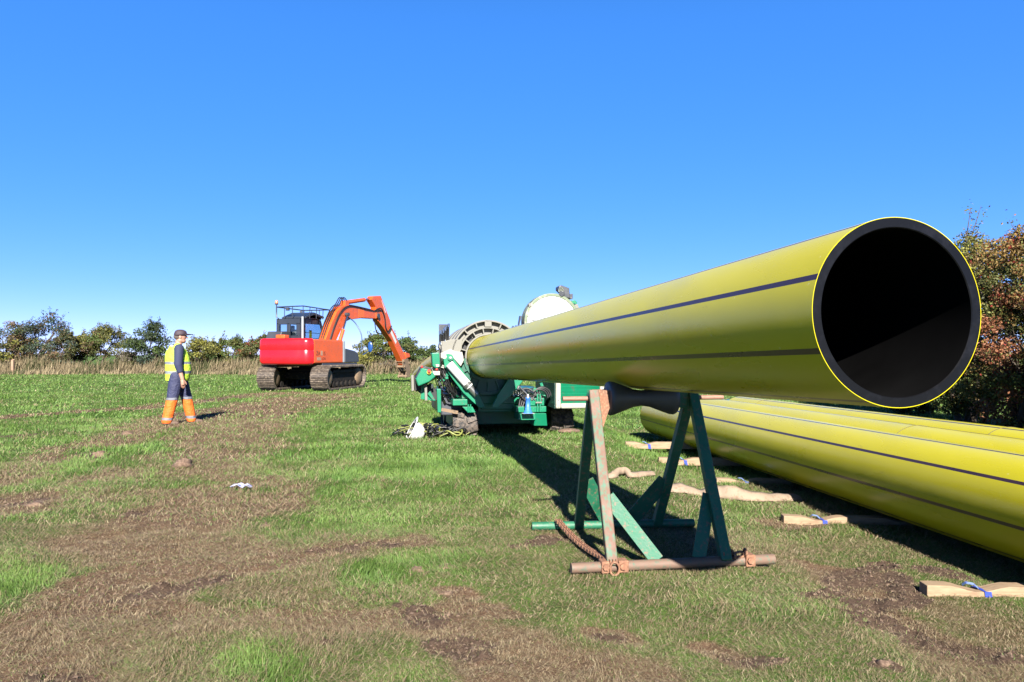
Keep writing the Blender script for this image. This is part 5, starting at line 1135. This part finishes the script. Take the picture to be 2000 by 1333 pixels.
# ================================================================== LIGHT, SKY, CAMERA
SUN = Vector((.157, -1.66, 1.0)).normalized()
el = math.asin(SUN.z); az = math.atan2(SUN.x, SUN.y)
w = bpy.data.worlds.new('World'); sc.world = w; w.use_nodes = True; n = w.node_tree.nodes; l = w.node_tree.links
bg = n['Background']; sk = n.new('ShaderNodeTexSky'); sk.sky_type = 'NISHITA'; sk.sun_disc = False; sk.sun_elevation = el; sk.sun_rotation = az
sk.air_density = .5; sk.dust_density = 0; sk.ozone_density = 5; sk.altitude = 1500
ga = n.new('ShaderNodeGamma'); ga.inputs['Gamma'].default_value = .42; l.new(sk.outputs[0], ga.inputs['Color'])
hs = n.new('ShaderNodeHueSaturation'); hs.inputs['Saturation'].default_value = 1.9; hs.inputs['Value'].default_value = 1.06; hs.inputs['Hue'].default_value = .504
l.new(ga.outputs[0], hs.inputs['Color']); tcw = n.new('ShaderNodeTexCoord'); sxw = n.new('ShaderNodeSeparateXYZ'); l.new(tcw.outputs['Generated'], sxw.inputs[0])
mr = n.new('ShaderNodeMapRange'); mr.inputs['From Min'].default_value = .38; mr.inputs['From Max'].default_value = .80; mr.inputs['To Min'].default_value = 1; mr.inputs['To Max'].default_value = .22; mr.interpolation_type = 'SMOOTHSTEP'; l.new(sxw.outputs[2], mr.inputs['Value'])   # the sky deepens towards the zenith
l.new(mixc(n, l, 1.0, mixc(n, l, 1.0, hs.outputs[0], (1.08,.865,1.09), 'MULTIPLY'), mr.outputs[0], 'MULTIPLY'), bg.inputs['Color']); bg.inputs['Strength'].default_value = .15
s = bpy.data.lights.new('sun', 'SUN'); s.energy = 5.0; s.angle = R(.53); s.color = (1, .95, .86)
so = bpy.data.objects.new('sun', s); COL.objects.link(so); so.rotation_euler = SUN.to_track_quat('Z', 'Y').to_euler(); so.location = (4, -10, 20)
cam = bpy.data.cameras.new('camera'); co = bpy.data.objects.new('camera', cam); COL.objects.link(co); co.location = (0, 0, CAMZ); co.rotation_euler = (PI/2, 0, 0)
cam.sensor_width = 36; cam.lens = 36*F/2000; cam.shift_y = (HZ-666.5)/2000; cam.clip_end = 20000; cam.clip_start = .05
sc.camera = co
sc.view_settings.view_transform = 'Standard'; sc.view_settings.look = 'None'; sc.view_settings.gamma = 1; sc.view_settings.exposure = EXPO
sc.render.film_transparent = False
sc.cycles.max_bounces = 8; sc.cycles.transparent_max_bounces = 12

# one common darkening of every surface colour, so that the sun keeps its strength while the picture is exposed for the sunny field
for m in bpy.data.materials:
    if not m.use_nodes: continue
    n = m.node_tree.nodes; l = m.node_tree.links
    for nd in list(n):
        k = 'Base Color' if nd.type == 'BSDF_PRINCIPLED' else 'Color' if nd.type == 'BSDF_TRANSLUCENT' else None
        if k and nd.inputs[k].is_linked:
            src = nd.inputs[k].links[0].from_socket; l.new(mixc(n, l, 1.0, src, (ALB,)*3, 'MULTIPLY'), nd.inputs[k])
